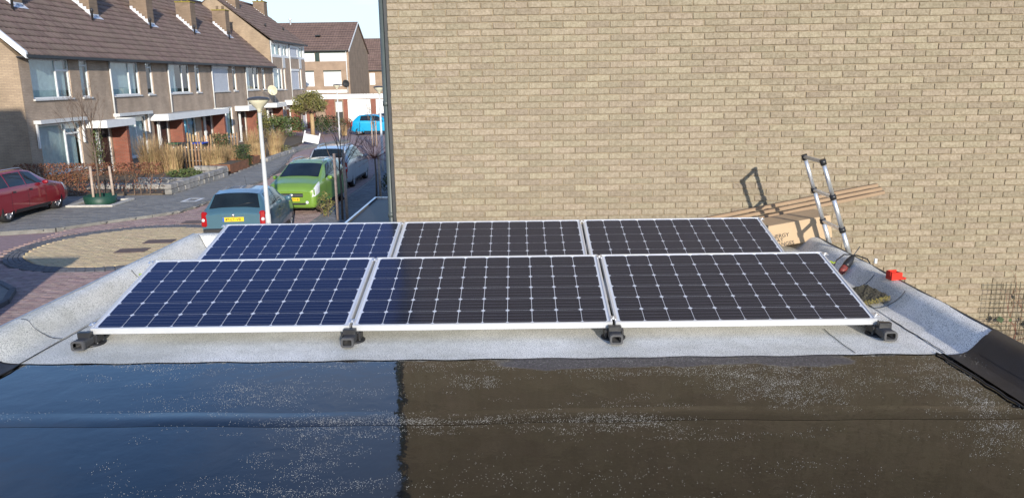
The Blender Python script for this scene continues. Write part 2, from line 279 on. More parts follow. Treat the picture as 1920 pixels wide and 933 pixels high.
# roof covering materials
def membrane(name, wet):
    m = bpy.data.materials.new(name); m.use_nodes = True; b = m.node_tree.nodes['Principled BSDF']; L = m.node_tree.links.new
    tcn = N(m, 'ShaderNodeTexCoord')
    def noise(scale, det=4, dist=0.0):
        n = N(m, 'ShaderNodeTexNoise'); n.inputs['Scale'].default_value = scale; n.inputs['Detail'].default_value = det; n.inputs['Distortion'].default_value = dist; L(tcn.outputs['Object'], n.inputs['Vector']); return n
    def ramp(src, p0, p1, c0, c1):
        r = N(m, 'ShaderNodeValToRGB'); r.color_ramp.elements[0].position = p0; r.color_ramp.elements[1].position = p1; r.color_ramp.elements[0].color = (*c0, 1); r.color_ramp.elements[1].color = (*c1, 1); L(src, r.inputs[0]); return r
    def mixc(f, a, c):
        x = N(m, 'ShaderNodeMix'); x.data_type = 'RGBA'; L(f, x.inputs['Factor']); L(a, x.inputs['A']); L(c, x.inputs['B']); return x.outputs['Result']
    if not wet:
        g = noise(190, 2); big = noise(1.4, 6); mid = noise(9, 5)
        grain = ramp(g.outputs['Fac'], 0.36, 0.48, (0.24, 0.24, 0.225), (0.96, 0.945, 0.89))
        tone = ramp(big.outputs['Fac'], 0.35, 0.65, (0.72, 0.72, 0.69), (1.0, 1.0, 1.0)); tone2 = ramp(mid.outputs['Fac'], 0.3, 0.6, (0.88, 0.88, 0.86), (1, 1, 1))
        mu = N(m, 'ShaderNodeMix'); mu.data_type = 'RGBA'; mu.blend_type = 'MULTIPLY'; mu.inputs['Factor'].default_value = 1; L(grain.outputs[0], mu.inputs['A']); L(tone.outputs[0], mu.inputs['B'])
        mv = N(m, 'ShaderNodeMix'); mv.data_type = 'RGBA'; mv.blend_type = 'MULTIPLY'; mv.inputs['Factor'].default_value = 1; L(mu.outputs['Result'], mv.inputs['A']); L(tone2.outputs[0], mv.inputs['B'])
        L(mv.outputs['Result'], b.inputs['Base Color']); b.inputs['Roughness'].default_value = 0.8
        bp = N(m, 'ShaderNodeBump'); bp.inputs['Strength'].default_value = 0.5; bp.inputs['Distance'].default_value = 0.004; L(g.outputs['Fac'], bp.inputs['Height']); L(bp.outputs[0], b.inputs['Normal'])
    else:
        sp = N(m, 'ShaderNodeSeparateXYZ'); L(tcn.outputs['Object'], sp.inputs[0])
        pn = noise(1.5, 5, 0.4)
        yy = N(m, 'ShaderNodeMapRange'); yy.inputs['From Min'].default_value = 4.08; yy.inputs['From Max'].default_value = 4.30; yy.inputs['To Min'].default_value = -0.3; yy.inputs['To Max'].default_value = 0.20; L(sp.outputs[1], yy.inputs['Value'])
        def span(v0, v1, a, c):
            r_ = N(m, 'ShaderNodeMapRange'); r_.inputs['From Min'].default_value = v0; r_.inputs['From Max'].default_value = v1; r_.inputs['To Min'].default_value = a; r_.inputs['To Max'].default_value = c; L(sp.outputs[0], r_.inputs['Value']); return r_
        xa, xb = span(-.5, .2, -.35, 0), span(1.9, 2.3, 0, -.35)
        xs_ = N(m, 'ShaderNodeMath'); xs_.operation = 'ADD'; L(xa.outputs[0], xs_.inputs[0]); L(xb.outputs[0], xs_.inputs[1])
        ys_ = N(m, 'ShaderNodeMath'); ys_.operation = 'ADD'; L(yy.outputs[0], ys_.inputs[0]); L(xs_.outputs[0], ys_.inputs[1])
        s = N(m, 'ShaderNodeMath'); s.operation = 'ADD'; L(pn.outputs['Fac'], s.inputs[0]); L(ys_.outputs[0], s.inputs[1])
        dry = ramp(s.outputs[0], 0.60, 0.68, (0, 0, 0), (1, 1, 1))
        fine = noise(6, 6); wetc = ramp(fine.outputs['Fac'], 0.3, 0.7, (0.003, 0.0028, 0.0026), (0.010, 0.0085, 0.007))
        gr = noise(60, 3); dryc = ramp(gr.outputs['Fac'], 0.35, 0.65, (0.045, 0.042, 0.042), (0.11, 0.10, 0.105))
        L(mixc(dry.outputs[0], wetc.outputs[0], dryc.outputs[0]), b.inputs['Base Color'])
        film = noise(1.1, 7, .8); fm = ramp(film.outputs['Fac'], 0.45, 0.8, (0.02, 0.02, 0.02), (0.09, 0.09, 0.09)); rmx = N(m, 'ShaderNodeMix'); rmx.data_type = 'RGBA'; rmx.inputs['B'].default_value = (.6, .6, .6, 1); L(dry.outputs[0], rmx.inputs['Factor']); L(fm.outputs[0], rmx.inputs['A']); L(rmx.outputs['Result'], b.inputs['Roughness'])
        b.inputs['IOR'].default_value = 1.50
        n1 = noise(4.5, 4, .3); n2 = noise(30, 4)
        b1 = N(m, 'ShaderNodeBump'); b1.inputs['Strength'].default_value = 0.11; b1.inputs['Distance'].default_value = 0.02; L(n1.outputs['Fac'], b1.inputs['Height'])
        b2 = N(m, 'ShaderNodeBump'); b2.inputs['Strength'].default_value = 0.05; b2.inputs['Distance'].default_value = 0.004; L(n2.outputs['Fac'], b2.inputs['Height']); L(b1.outputs[0], b2.inputs['Normal']); L(b2.outputs[0], b.inputs['Normal'])
    return m
M['mineral'] = membrane('white_mineral_felt', False)
M['wet'] = membrane('wet_bitumen_felt', True)
M['bitumen'] = mat('dry_black_bitumen', (0.022, 0.022, 0.026), 0.5, 0.25, 8, bump=0.25, bscale=120)
M['granule'] = mat('pale_mineral_grain', (0.46, 0.46, 0.45), 0.8, 0.2, 40)
M['garage_wall'] = brickmat('garage_brick', (0.40, 0.30, 0.20), (0.33, 0.25, 0.165), (0.28, 0.22, 0.16), 'yz')

ZR = CAMZ - 1.628          # roof surface of the garage
WY = 7.80                  # plane of the big brick wall
# ------------------------------------------------------------------ ground sheets and roads
def sheet(name, x0, x1, y0, y1, z, m, **kw):
    b = MB(); b.quad((x0, y0, z), (x1, y0, z), (x1, y1, z), (x0, y1, z)); return b.build(name, m, kind='structure', **kw)
sheet('ground', -400, 400, -300, 700, -0.03, M['grass'])
road = sheet('road', -13.2, -6.1, -30, 79, 0.0, M['joint'])
b = MB(); b.quad((-60, -30, -0.004), (-13.2, -30, -0.004), (-13.2, 28.7, -0.004), (-60, 28.7, -0.004)); b.quad((-60, 52, -0.004), (-13.2, 52, -0.004), (-13.2, 79, -0.004), (-60, 79, -0.004)); b.quad((-6.1, 45, -0.004), (30, 45, -0.004), (30, 79, -0.004), (-6.1, 79, -0.004))
b.build('side_road', M['pink'], kind='structure')

def in_poly(x, y, poly):
    c = False; j = len(poly)-1
    for i in range(len(poly)):
        xi, yi = poly[i]; xj, yj = poly[j]
        if (yi > y) != (yj > y) and x < (xj-xi)*(y-yi)/(yj-yi)+xi: c = not c
        j = i
    return c
def piece_mesh(name, l, wd, h, m, gap=0.008):
    b = MB(); a, c = l/2-gap/2, wd/2-gap/2; e = 0.006
    v = [(-a,-c,0),(a,-c,0),(a,c,0),(-a,c,0),(-a,-c,h-e),(a,-c,h-e),(a,c,h-e),(-a,c,h-e),(-a+e,-c+e,h),(a-e,-c+e,h),(a-e,c-e,h),(-a+e,c-e,h)]
    b.v = v
    for f in ((8,9,10,11),(0,1,5,4),(1,2,6,5),(2,3,7,6),(3,0,4,7),(4,5,9,8),(5,6,10,9),(6,7,11,10),(7,4,8,11)): b.face(f)
    return b.mesh(name, m)
def pave(parent, name, cells, l, wd, h, m, z, keep=300, gap=0.008, maxrest=30000):
    """cells: (x, y, angle); the keep nearest are objects, the rest one part"""
    cells.sort(key=lambda c: c[0]**2 + c[1]**2)
    me = piece_mesh(name, l, wd, h, m, gap)
    for (x, y, a) in cells[:keep]:
        inst(name, me, parent, (x, y, z+R.uniform(-.003, .002)), (R.gauss(0, .006), R.gauss(0, .006), a+R.gauss(0, .006)))
    rest = cells[keep:keep+maxrest]
    if rest:
        b = MB(); vs = [v.co.copy() for v in me.vertices]; fs = [tuple(p.vertices) for p in me.polygons]
        for (x, y, a) in rest:
            ca, sa = math.cos(a), math.sin(a); n = len(b.v); b.r = R.random()*0.98+0.01; dz = z+R.uniform(-.003, .002)
            b.v += [(x+v.x*ca-v.y*sa, y+v.x*sa+v.y*ca, dz+v.z) for v in vs]
            for f in fs: b.face([n+i for i in f])
        b.build(name+'_field', m, parent, kind='stuff')
def visible(x, y, margin=0.06):   # roughly inside the view, with room for a step to the side
    return y > 3 and -0.72-margin < x/y < 0.1
CX, CY = -10.1, 20.0
def rows(poly, l, wd, ang=0.0, herring=False, avoid=None):
    xs = [p[0] for p in poly]; ys = [p[1] for p in poly]; res = []
    ca, sa = math.cos(ang), math.sin(ang); mxr = max(max(xs)-min(xs), max(ys)-min(ys)); cx, cy = (max(xs)+min(xs))/2, (max(ys)+min(ys))/2
    nr = int(mxr*0.75/wd)+2; nc = int(mxr*0.75/l)+2
    for i in range(-nr, nr):
        for j in range(-nc, nc):
            u = j*l+(0.5*l if i % 2 else 0); v = i*wd; x = cx+u*ca-v*sa; y = cy+u*sa+v*ca
            if in_poly(x, y, poly) and (avoid is None or not avoid(x, y)): res.append((x, y, ang))
    return res
# red clinker road surface: laid across the street, near part piece by piece
cells = rows([(-13.2, 5), (-3.4, 5), (-3.4, 8), (-6.15, 8), (-6.15, 45), (-13.2, 45)], 0.21, 0.07*1.5, 0.0, avoid=lambda x, y: (x-CX)**2+(y-CY)**2 < 2.98**2 or not visible(x, y) or (y > 25 and x < -11.0 and y < 40))
pave(road, 'paver', cells, 0.21, 0.105, 0.03, M['pink'], 0.0)
b = MB(); b.quad((-13.2, 45, 0.02), (-6.15, 45, 0.02), (-6.15, 79, 0.02), (-13.2, 79, 0.02)); b.build('far_paving', M['pink'], road, kind='stuff')
# the round yellow field with its dark ring
circle = MB(); n = 64
circle.v = [(CX+2.97*math.cos(2*PI*i/n), CY+2.97*math.sin(2*PI*i/n), 0.004) for i in range(n)]; circle.face(range(n))
circle = circle.build('round_paving', M['joint'], kind='structure')
cells = []
yy_ = -2.5
while yy_ < 2.5:
    k = int((yy_+2.5)/0.105); x_ = -2.6+(0.105 if k % 2 else 0)
    while x_ < 2.6:
        if math.hypot(x_, yy_) < 2.47: cells.append((CX+x_, CY+yy_, 0.0))
        x_ += 0.21
    yy_ += 0.105
pave(circle, 'yellow_paver', cells, 0.21, 0.105, 0.03, M['yellow'], 0.004)
cells = []
for k in range(4):
    rr = 2.545+k*0.108; nn = int(2*PI*rr/0.21)
    for i in range(nn):
        a = 2*PI*(i+(0.5 if k % 2 else 0))/nn; cells.append((CX+rr*math.cos(a), CY+rr*math.sin(a), a+PI/2))
pave(circle, 'ring_paver', cells, 0.205, 0.105, 0.03, M['ring'], 0.004, keep=240)
M['cover'] = mat('brown_cover', (0.17, 0.115, 0.09), 0.8, 0.2, 12); mh = piece_mesh('cover', 0.75, 0.5, 0.012, M['cover'], 0.0)
for (x, y, a) in ((-9.6, 20.38, 0.1), (-9.8, 19.27, 0.1), (-9.8, 23.25, 0.0)):
    o = inst('drain_cover', mh, None, (x, y, 0.031), (0, 0, a)); tag(o, {20.38: 'brown iron cover in the yellow round paving, the farther of two', 19.27: 'brown iron cover in the yellow round paving, the nearer of two', 23.25: 'brown iron cover in the red paving beside the blue car'}[y], 'drain cover', 'iron covers in the paving')
# pavement on the far side with its kerb
KL = [(-22, 20.6), (-14.78, 21.74), (-13.43, 22.2), (-12.54, 23.33), (-11.59, 24.28), (-11.11, 25.0), (-10.97, 25.9), (-10.86, 28.5), (-10.84, 33.06), (-11.74, 38.92), (-13.2, 46.0), (-13.39, 47.63), (-12.9, 50.5), (-11.6, 54.0)]
PZ = 0.10
PG = KL + [(-12.2, 56), (-14.2, 50), (-14.3, 46.5), (-13.1, 40), (-13.0, 28.7), (-18.7, 28.7), (-24, 28.7)]
b = MB(); b.v = [(x, y, PZ-0.03) for x, y in PG]; b.face(range(len(PG)))
pv = b.build('pavement', M['joint'], kind='structure')
pave(pv, 'flagstone', rows(PG, 0.3, 0.3, 0.0, avoid=lambda x, y: not visible(x, y)), 0.3, 0.3, 0.03, M['flag'], PZ-0.03, gap=0.006)
def kerb_run(parent, pts, z, h, wd, m):
    for i in range(len(pts)-1):
        a, c = Vector((*pts[i], 0)), Vector((*pts[i+1], 0)); d = c-a; k = max(1, round(d.length/1.0)); ang = math.atan2(d.y, d.x)
        for j in range(k):
            p = a+d*((j+.5)/k); mb = MB(); mb.bbox(-d.length/k/2+.004, d.length/k/2-.004, -wd/2, wd/2, -0.05, h, 0.012)
            o = mb.build('kerbstone', m, parent); o.location = (p.x, p.y, z+R.uniform(-.004, .004)); o.rotation_euler = (0, 0, ang+R.gauss(0, .006))
kerb_run(pv, KL, 0.0, 0.12, 0.14, M['kerb'])
# parking strip and pavement along the near houses
SP = [(-6.15, 8), (-1.3, 8), (-1.3, 46), (-7.2, 46), (-6.9, 40), (-6.2, 33)]
b = MB(); b.v = [(x, y, 0.02) for x, y in SP]; b.face(range(len(SP)))
st = b.build('parking_strip', M['joint'], kind='structure')
pave(st, 'strip_paver', rows(SP, 0.21, 0.105, 0.0, avoid=lambda x, y: not (19 < y < 41 and x/y < -0.12)), 0.21, 0.105, 0.03, M['strip'], 0.02)
kerb_run(st, [(-6.15, 17), (-6.15, 30), (-6.2, 33), (-6.9, 40), (-7.2, 46)], 0.0, 0.07, 0.10, M['kerb'])
# rounded corner of the pavement at the left edge, in the shade
cp = [(-20, 11), (-10.4, 11), (-9.9, 13.4), (-10.0, 14.5), (-10.4, 15.3), (-11.0, 15.9), (-12.5, 16.2), (-20, 16.2)]
b = MB(); b.prism(cp, 'z', -0.02, 0.09); b.build('corner_pavement', M['flag'], kind='structure')
kerb_run(bpy.data.objects['corner_pavement'], [(-10.35, 11), (-9.85, 13.4), (-9.95, 14.5), (-10.35, 15.35), (-11.0, 15.95), (-12.5, 16.27)], 0.0, 0.12, 0.12, M['ring'])
# white painted frame on the flags
b = MB()
for (x0, x1, y0, y1) in ((-11.85, -11.3, 27.05, 27.15), (-11.85, -11.3, 27.75, 27.85), (-11.85, -11.75, 27.15, 27.75), (-11.4, -11.3, 27.15, 27.75)): b.box(x0, x1, y0, y1, PZ, PZ+.004)
b.build('painted_square', M['white'], label='white painted hollow square on the grey pavement', cat='road marking')
# gardens
b = MB(); b.prism([(-19.2, 28.9), (-13.3, 28.9), (-13.2, 40.4), (-14.3, 47), (-15, 58), (-19.2, 62)], 'z', -0.02, 0.14); b.build('garden_soil', M['soil'], kind='structure')
# ------------------------------------------------------------------ garage with the flat roof
X0, X1, YF, YB = -3.29, 2.80, -2.6, 7.76
gar = thing('garage', 'flat roofed garage carrying the solar panels, half wet black felt, half white felt', 'garage')
b = MB()
b.box(X0+.03, X1-.03, YF+.03, YB-.03, -0.03, ZR-0.03); b.build('wall', M['garage_wall'], gar)
b = MB(); b.grid(lambda u, v: (X0+.2+u*(X1-X0-.4), YF+v*(4.43-YF), ZR-.004), 10, 10, smooth=False); wetdeck = b.build('wet_felt', M['wet'], gar)
# a second overlapping felt with a wavy lip
def lip(u, v):
    x = X0+.24+u*(X1-X0-.48); y = 3.52+v*0.16+0.012*math.sin(x*2.1)+0.006*math.sin(x*7.3+1)
    return (x, y, ZR-.004+0.001+0.004*math.sin(PI*min(1, v*1.05))*(0.75+0.35*math.sin(x*3.1)))
b = MB(); b.grid(lip, 120, 8); b.build('felt_lap', M['wet'], gar)
b = MB(); b.grid(lambda u, v: (X0+.2+u*(X1-X0-.4), 4.405+(YB-.2-4.405)*v + (0.006*math.sin(u*90)+.004*math.sin(u*37) if v == 0 else 0), ZR), 160, 1, smooth=False); b.build('white_felt', M['mineral'], gar)
PRO = [(0.0, .134), (.03, .134), (.062, .131), (.085, .121), (.105, .102), (.122, .080), (.143, .055), (.163, .034), (.182, .020), (.203, .011), (.245, .0045), (.292, .003)]
def upstand(name, side, a0, a1, m, lift=0.0, mitre0=0, mitre1=0, pro=PRO):
    b = MB(); k = len(pro)
    def P(d, a):
        if side == 'L': return (X0+d, a, ZR)
        if side == 'R': return (X1-d, a, ZR)
        return (a, YB-d, ZR)
    nu = max(2, int(abs(a1-a0)/0.25))
    def fn(u, v):
        i = int(round(v*(k-1))); d, h = pro[i]; s0 = a0+mitre0*d; s1 = a1-mitre1*d; a = s0+(s1-s0)*u
        p = P(d, a); wob = 0.0035*math.sin(a*5.3+d*9)+0.0025*math.sin(a*11.7)
        return (p[0], p[1], p[2]+h+lift+wob*min(1, h*12))
    b.grid(fn, nu, k-1); o = b.build(name, m, gar); fixn(o)
    return o
# left side: black nearest the camera, then white sheets lapped at their seams
upstand('upstand_felt', 'L', YF, 4.42, M['bitumen'])
upstand('upstand_felt', 'L', 4.40, 4.86, M['mineral'], 0.004)
upstand('upstand_felt', 'L', 4.85, 6.25, M['mineral'], 0.002)
upstand('upstand_felt', 'L', 6.24, YB, M['mineral'], 0.004, 0, 1)
upstand('upstand_felt', 'B', X0, X1, M['mineral'], 0.003, 1, 1)
upstand('upstand_felt', 'R', YF, 4.36, M['bitumen'], 0.006)
upstand('upstand_felt', 'R', 4.34, 5.32, M['mineral'], 0.002)
upstand('upstand_felt', 'R', 5.31, 5.80, M['mineral'], 0.004)
upstand('upstand_felt', 'R', 5.79, YB, M['mineral'], 0.002, 0, 1)
# black cap sheet folded over the near right edge
cap = [(d-.004 if i == 0 else d, h+.004) for i, (d, h) in enumerate(PRO[:8])]
upstand('cap_sheet', 'R', YF, 4.42, M['bitumen'], 0.007, 0, 0.9, cap)
# seams of oozed bitumen
def seam(pts, r=0.0022):
    b = MB(); b.tube([(p[0], p[1], p[2]+.001) for p in pts], r, 5); b.build('seam', M['bitumen'], gar)
def wob(p, q, n=14, amp=.004):
    return [(p[0]+(q[0]-p[0])*i/n+R.uniform(-amp, amp), p[1]+(q[1]-p[1])*i/n+R.uniform(-amp, amp), ZR+.004) for i in range(n+1)]
seam(wob((-2.995, 4.40), (-2.97, 5.35)))
seam([(X0+d, 4.86+.012*math.sin(i), ZR+h+.006) for i, (d, h) in enumerate(PRO)][1:])
seam([(X0+d, 6.25+.01*math.sin(i), ZR+h+.006) for i, (d, h) in enumerate(PRO)][3:])
seam([(X0+d+.0, YB-d, ZR+h+.006) for i, (d, h) in enumerate(PRO)][2:])
seam([(X1-d, 5.32+.012*math.sin(i), ZR+h+.006) for i, (d, h) in enumerate(PRO)][3:])
seam([(X1-d, 5.80+.012*math.sin(i), ZR+h+.006) for i, (d, h) in enumerate(PRO)][3:])
seam(wob((1.98, 4.87), (1.99, 4.42), 8)); seam(wob((2.50, 5.05), (2.52, 4.41), 10), .0028)
seam(wob((2.47, 4.405), (2.49, 3.2), 20, .006), .006); seam(wob((-2.99, 4.39), (-3.0, 3.0), 16, .006), .005)
for s, x in (('L', X0), ('R', X1)):
    b = MB()
    if s == 'L': b.box(x-.012, x+.004, YF, YB, ZR+.06, ZR+.142)
    else: b.box(x-.004, x+.010, YF, YB, ZR+.07, ZR+.139)
    b.build('edge_trim', M['steel'] if s == 'L' else M['darktrim'], gar)
b = MB(); b.box(X0, X1, YB-.004, YB+.012, ZR+.06, ZR+.139); b.build('edge_trim', M['steel'], gar)
# loose pale grains washed together on the wet felt
b = MB(); GR = random.Random(5)
clusters = [(-1.36, 3.91, 0.35, 0.17, 900), (-1.5, 3.83, 0.17, 0.1, 400), (-1.21, 3.98, 0.18, 0.08, 300), (-0.94, 3.35, 0.13, 0.18, 600), (-0.92, 3.17, 0.06, 0.21, 300), (-0.72, 3.55, 0.28, 0.05, 900), (-0.87, 3.5, 0.23, 0.07, 600), (-0.2, 3.52, 0.36, 0.04, 800), (0.52, 3.52, 0.21, 0.05, 900), (0.17, 3.58, 0.31, 0.03, 350), (-0.27, 4.05, 0.09, 0.06, 420), (-0.3, 4.26, 0.28, 0.05, 300), (1.35, 4.03, 0.23, 0.11, 1900), (1.41, 3.85, 0.14, 0.09, 1000), (0.99, 4.22, 0.48, 0.07, 1400), (1.57, 4.16, 0.36, 0.08, 900), (1.77, 3.92, 0.17, 0.13, 350), (0.34, 3.71, 0.32, 0.1, 260), (0.81, 3.39, 0.39, 0.06, 330), (2.17, 3.87, 0.11, 0.14, 450), (2.33, 3.76, 0.11, 0.17, 900), (2.29, 3.47, 0.08, 0.19, 900), (2.12, 3.31, 0.14, 0.11, 500), (-0.76, 3.02, 0.15, 0.07, 260), (-0.91, 2.9, 0.26, 0.03, 500), (0.05, 2.96, 0.66, 0.14, 420), (0.95, 3.03, 0.67, 0.17, 420), (-1.54, 3.04, 0.27, 0.15, 160), (-2.0, 4.07, 0.3, 0.12, 200), (-2.31, 4.32, 0.19, 0.07, 260), (-2.04, 4.36, 0.26, 0.05, 400), (-0.05, 4.4, 2.18, 0.03, 1400), (1.18, 4.36, 1.38, 0.04, 1100), (-1.12, 4.34, 0.63, 0.05, 400), (-2.09, 3.65, 0.49, 0.04, 160), (2.45, 4.17, 0.11, 0.11, 700)]
for (cx, cy, sx, sy, n) in clusters:
    subs = [(GR.gauss(cx, sx), GR.gauss(cy, sy)) for _ in range(max(4, n//16))]
    for i in range(n):
        q = GR.choice(subs); x = GR.gauss(q[0], sx*.12+.012); y = GR.gauss(q[1], sy*.12+.006)
        if not (X0+.3 < x < X1-.12 and 2.2 < y < 4.45): continue
        s = GR.uniform(.0006, .0017); a = GR.random()*6.28; z = ZR-.003
        if 3.5 < y < 3.7: z += .006
        if x > 2.5: z += (x-2.5)*.25
        p = [(x+s*math.cos(a+k*2.094), y+s*math.sin(a+k*2.094), z) for k in range(3)]; t = (x, y, z+s*1.1); nn = len(b.v); b.v += p+[t]
        for f in ((0, 1, 3), (1, 2, 3), (2, 0, 3)): b.face([nn+k for k in f])
b.build('loose_grains', M['granule'], gar, kind='stuff')

# ------------------------------------------------------------------ solar panels
def cell_material():
    m = bpy.data.materials.new('solar_cell'); m.use_nodes = True; b = m.node_tree.nodes['Principled BSDF']; L = m.node_tree.links.new
    tcn = N(m, 'ShaderNodeTexCoord'); sp = N(m, 'ShaderNodeSeparateXYZ'); L(tcn.outputs['Object'], sp.inputs[0])
    a = N(m, 'ShaderNodeMath'); a.operation = 'ADD'; a.inputs[1].default_value = 0.0780; L(sp.outputs[1], a.inputs[0])
    mo = N(m, 'ShaderNodeMath'); mo.operation = 'MODULO'; mo.inputs[1].default_value = 0.039; L(a.outputs[0], mo.inputs[0])
    su = N(m, 'ShaderNodeMath'); su.operation = 'SUBTRACT'; su.inputs[1].default_value = 0.0195; L(mo.outputs[0], su.inputs[0])
    ab = N(m, 'ShaderNodeMath'); ab.operation = 'ABSOLUTE'; L(su.outputs[0], ab.inputs[0])
    lt = N(m, 'ShaderNodeMath'); lt.operation = 'LESS_THAN'; lt.inputs[1].default_value = 0.0008; L(ab.outputs[0], lt.inputs[0])
    oi = N(m, 'ShaderNodeObjectInfo'); rp = N(m, 'ShaderNodeValToRGB'); rp.color_ramp.elements[0].color = (0.0055, 0.0058, 0.0105, 1); rp.color_ramp.elements[1].color = (0.0085, 0.0088, 0.0150, 1); L(oi.outputs['Random'], rp.inputs[0])
    mxn = N(m, 'ShaderNodeMix'); mxn.data_type = 'RGBA'; mxn.inputs['B'].default_value = (0.30, 0.31, 0.34, 1); L(lt.outputs[0], mxn.inputs['Factor']); L(rp.outputs[0], mxn.inputs['A']); L(mxn.outputs['Result'], b.inputs['Base Color'])
    b.inputs['Roughness'].default_value = 0.45; b.inputs['Specular IOR Level'].default_value = 0.3; return m
M['cell'] = cell_material(); M['pv_glass'] = glassmat('solar_glass', (0.93, 0.95, 0.97), 0.0, 0.13, (0.50, 0.56, 1.0))
PW, PH, PT, PC = 1.65, 0.992, 0.040, 0.159
def frame_mesh():
    b = MB(); lw = 0.015; a = PW/2
    for (x0, x1, y0, y1) in ((-a, a, 0, lw), (-a, a, PH-lw, PH), (-a, -a+lw, lw, PH-lw), (a-lw, a, lw, PH-lw)): b.bbox(x0, x1, y0, y1, -PT, 0.0015, 0.0012)
    b.box(-a+lw, a-lw, lw, lw+.02, -PT, -PT+.002); b.box(-a+lw, a-lw, PH-lw-.02, PH-lw, -PT, -PT+.002)
    b.box(-a+.03, a-.03, -.0012, 0, -.016, -.0145); b.box(-a+.03, a-.03, -.0012, 0, -.029, -.0275)
    return b.mesh('frame', M['aluface'])
FM = frame_mesh()
b = MB(); b.box(-PW/2+.011, PW/2-.011, .011, PH-.011, -.009, -.005); BSM = b.mesh('backsheet', M['backsheet'])
b = MB(); b.quad((-PW/2+.011, .011, -.0012), (PW/2-.011, .011, -.0012), (PW/2-.011, PH-.011, -.0012), (-PW/2+.011, PH-.011, -.0012)); GLM = b.mesh('glass', M['pv_glass'])
b = MB(); h = 0.1548/2; c = 0.0135; b.v = [(-h+c, -h, 0), (h-c, -h, 0), (h, -h+c, 0), (h, h-c, 0), (h-c, h, 0), (-h+c, h, 0), (-h, h-c, 0), (-h, -h+c, 0)]; b.v += [(x, y, -.0012) for x, y, z in b.v]
b.face(range(8))
for i in range(8): j = (i+1) % 8; b.face((i, i+8, j+8, j))
CEM = b.mesh('cell', M['cell'])
def panel(x, y, z, tilt, label):
    t = thing('solar_panel', label, 'solar panel', (x, y-0.019*math.cos(tilt), z-0.019*math.sin(tilt)), 0, 'six solar panels on the garage roof'); t.rotation_euler = (tilt, 0, 0)
    inst('frame', FM, t); inst('backsheet', BSM, t); inst('glass', GLM, t)
    for i in range(10):
        for j in range(6): inst('cell', CEM, t, ((i-4.5)*PC, .019+(j+.5)*PC, -.0033), (0, 0, 0))
    return t
XS = (-1.9064, -0.2377, 1.4310); PZ0 = CAMZ-1.510
for x, s in zip(XS, ('front row solar panel at the left end, beside the white roof edge', 'front row solar panel in the middle, half blue and half black', 'front row solar panel at the right end, nearest the mossy slab')): panel(x, 4.7436, PZ0, math.radians(12.93), s)
for x, s in zip(XS, ('back row solar panel at the left end, below the blue car', 'back row solar panel in the middle, close to the brick wall', 'back row solar panel at the right end, touching the cardboard box')): panel(x-.0076, 6.2414, PZ0-.002, math.radians(12.78), s)
# rails with feet running under the panel joints
def rrect(w_, h_, r, n=4):
    pts = []
    for cx, cz, a0 in ((w_/2-r, h_-r, 0), (-w_/2+r, h_-r, 90), (-w_/2+r, r, 180), (w_/2-r, r, 270)):
        for k in range(n+1): a = math.radians(a0+90*k/n); pts.append((cx+r*math.cos(a), cz+r*math.sin(a)))
    return pts
def make_rail():
    t = thing('mounting_rail', 'x', 'mounting rail', (0, 4.60, ZR))
    o_ = rrect(.076, .058, .016); i_ = rrect(.056, .040, .010); i_ = [(x, z+.009) for x, z in i_]; k = len(o_)
    b = MB(); L_ = 2.75
    b.v = [(x, 0, z+.014) for x, z in o_]+[(x, 0, z+.014) for x, z in i_]+[(x, .35, z+.014) for x, z in i_]+[(x, L_, z+.014) for x, z in o_]
    for i in range(k):
        j = (i+1) % k; b.face((i, j, k+j, k+i)); b.face((k+i, k+j, 2*k+j, 2*k+i), True); b.face((j, i, 3*k+i, 3*k+j), True)
    b.face(range(2*k, 3*k)); b.face(range(3*k, 4*k)); b.build('tube', M['black'], t)
    b = MB()
    b.v = [(x*1.05, -.006, (z-.029)*1.06+.029+.014) for x, z in o_]+[(x, -.006, z+.014) for x, z in i_]+[(x, .03, z+.014) for x, z in i_]+[(x*1.05, .022, (z-.029)*1.06+.029+.014) for x, z in o_]
    for i in range(k):
        j = (i+1) % k; b.face((i, j, k+j, k+i)); b.face((k+i, k+j, 2*k+j, 2*k+i), True); b.face((j, i, 3*k+i, 3*k+j), True)
    b.build('end_cap', M['plastic_grey'], t)
    for y in (.17, .95, 1.67, 2.45):
        b = MB(); b.lathe([(.078, 0), (.078, .008), (.070, .014), (.045, .017), (.04, .022)], (0, y, 0), 28)
        f = b.build('foot', M['rubber'], t)
        b = MB()
        for a in (.6, 2.54, 3.74, 5.68): b.lathe([(.006, .012), (.006, .019)], (.06*math.cos(a), y+.06*math.sin(a), 0), 6)
        b.build('screw', M['steel'], f)
    for y, up in ((.085, 0), (1.583, 0)):
        b = MB(); b.bbox(-.040, .040, y-.01, y+.028, .068, .104, .003); b.bbox(-.052, .052, y+.03, y+.13, .062, .074, .003); b.bbox(-.060, -.045, y+.03, y+.12, .02, .07, .003); b.bbox(.045, .060, y+.03, y+.12, .02, .07, .003); b.build('bracket', M['black'], t)
    for y in (1.02, 2.52):
        b = MB(); b.bbox(-.03, .03, y, y+.04, .06, .262, .003); b.build('rear_post', M['black'], t)
    return t
rail0 = make_rail()
RL = [(-2.752, 'black mounting rail under the left ends of the panel rows'), (-1.072, 'black mounting rail under the joint of left and middle panels'), (0.597, 'black mounting rail under the joint of middle and right panels'), (2.285, 'black mounting rail under the right ends of the panel rows')]
for i, (x, s) in enumerate(RL):
    o = rail0 if i == 0 else copy_tree(rail0); o.location = (x, 4.60, ZR); tag(o, s, 'mounting rail', 'rails carrying the panels')
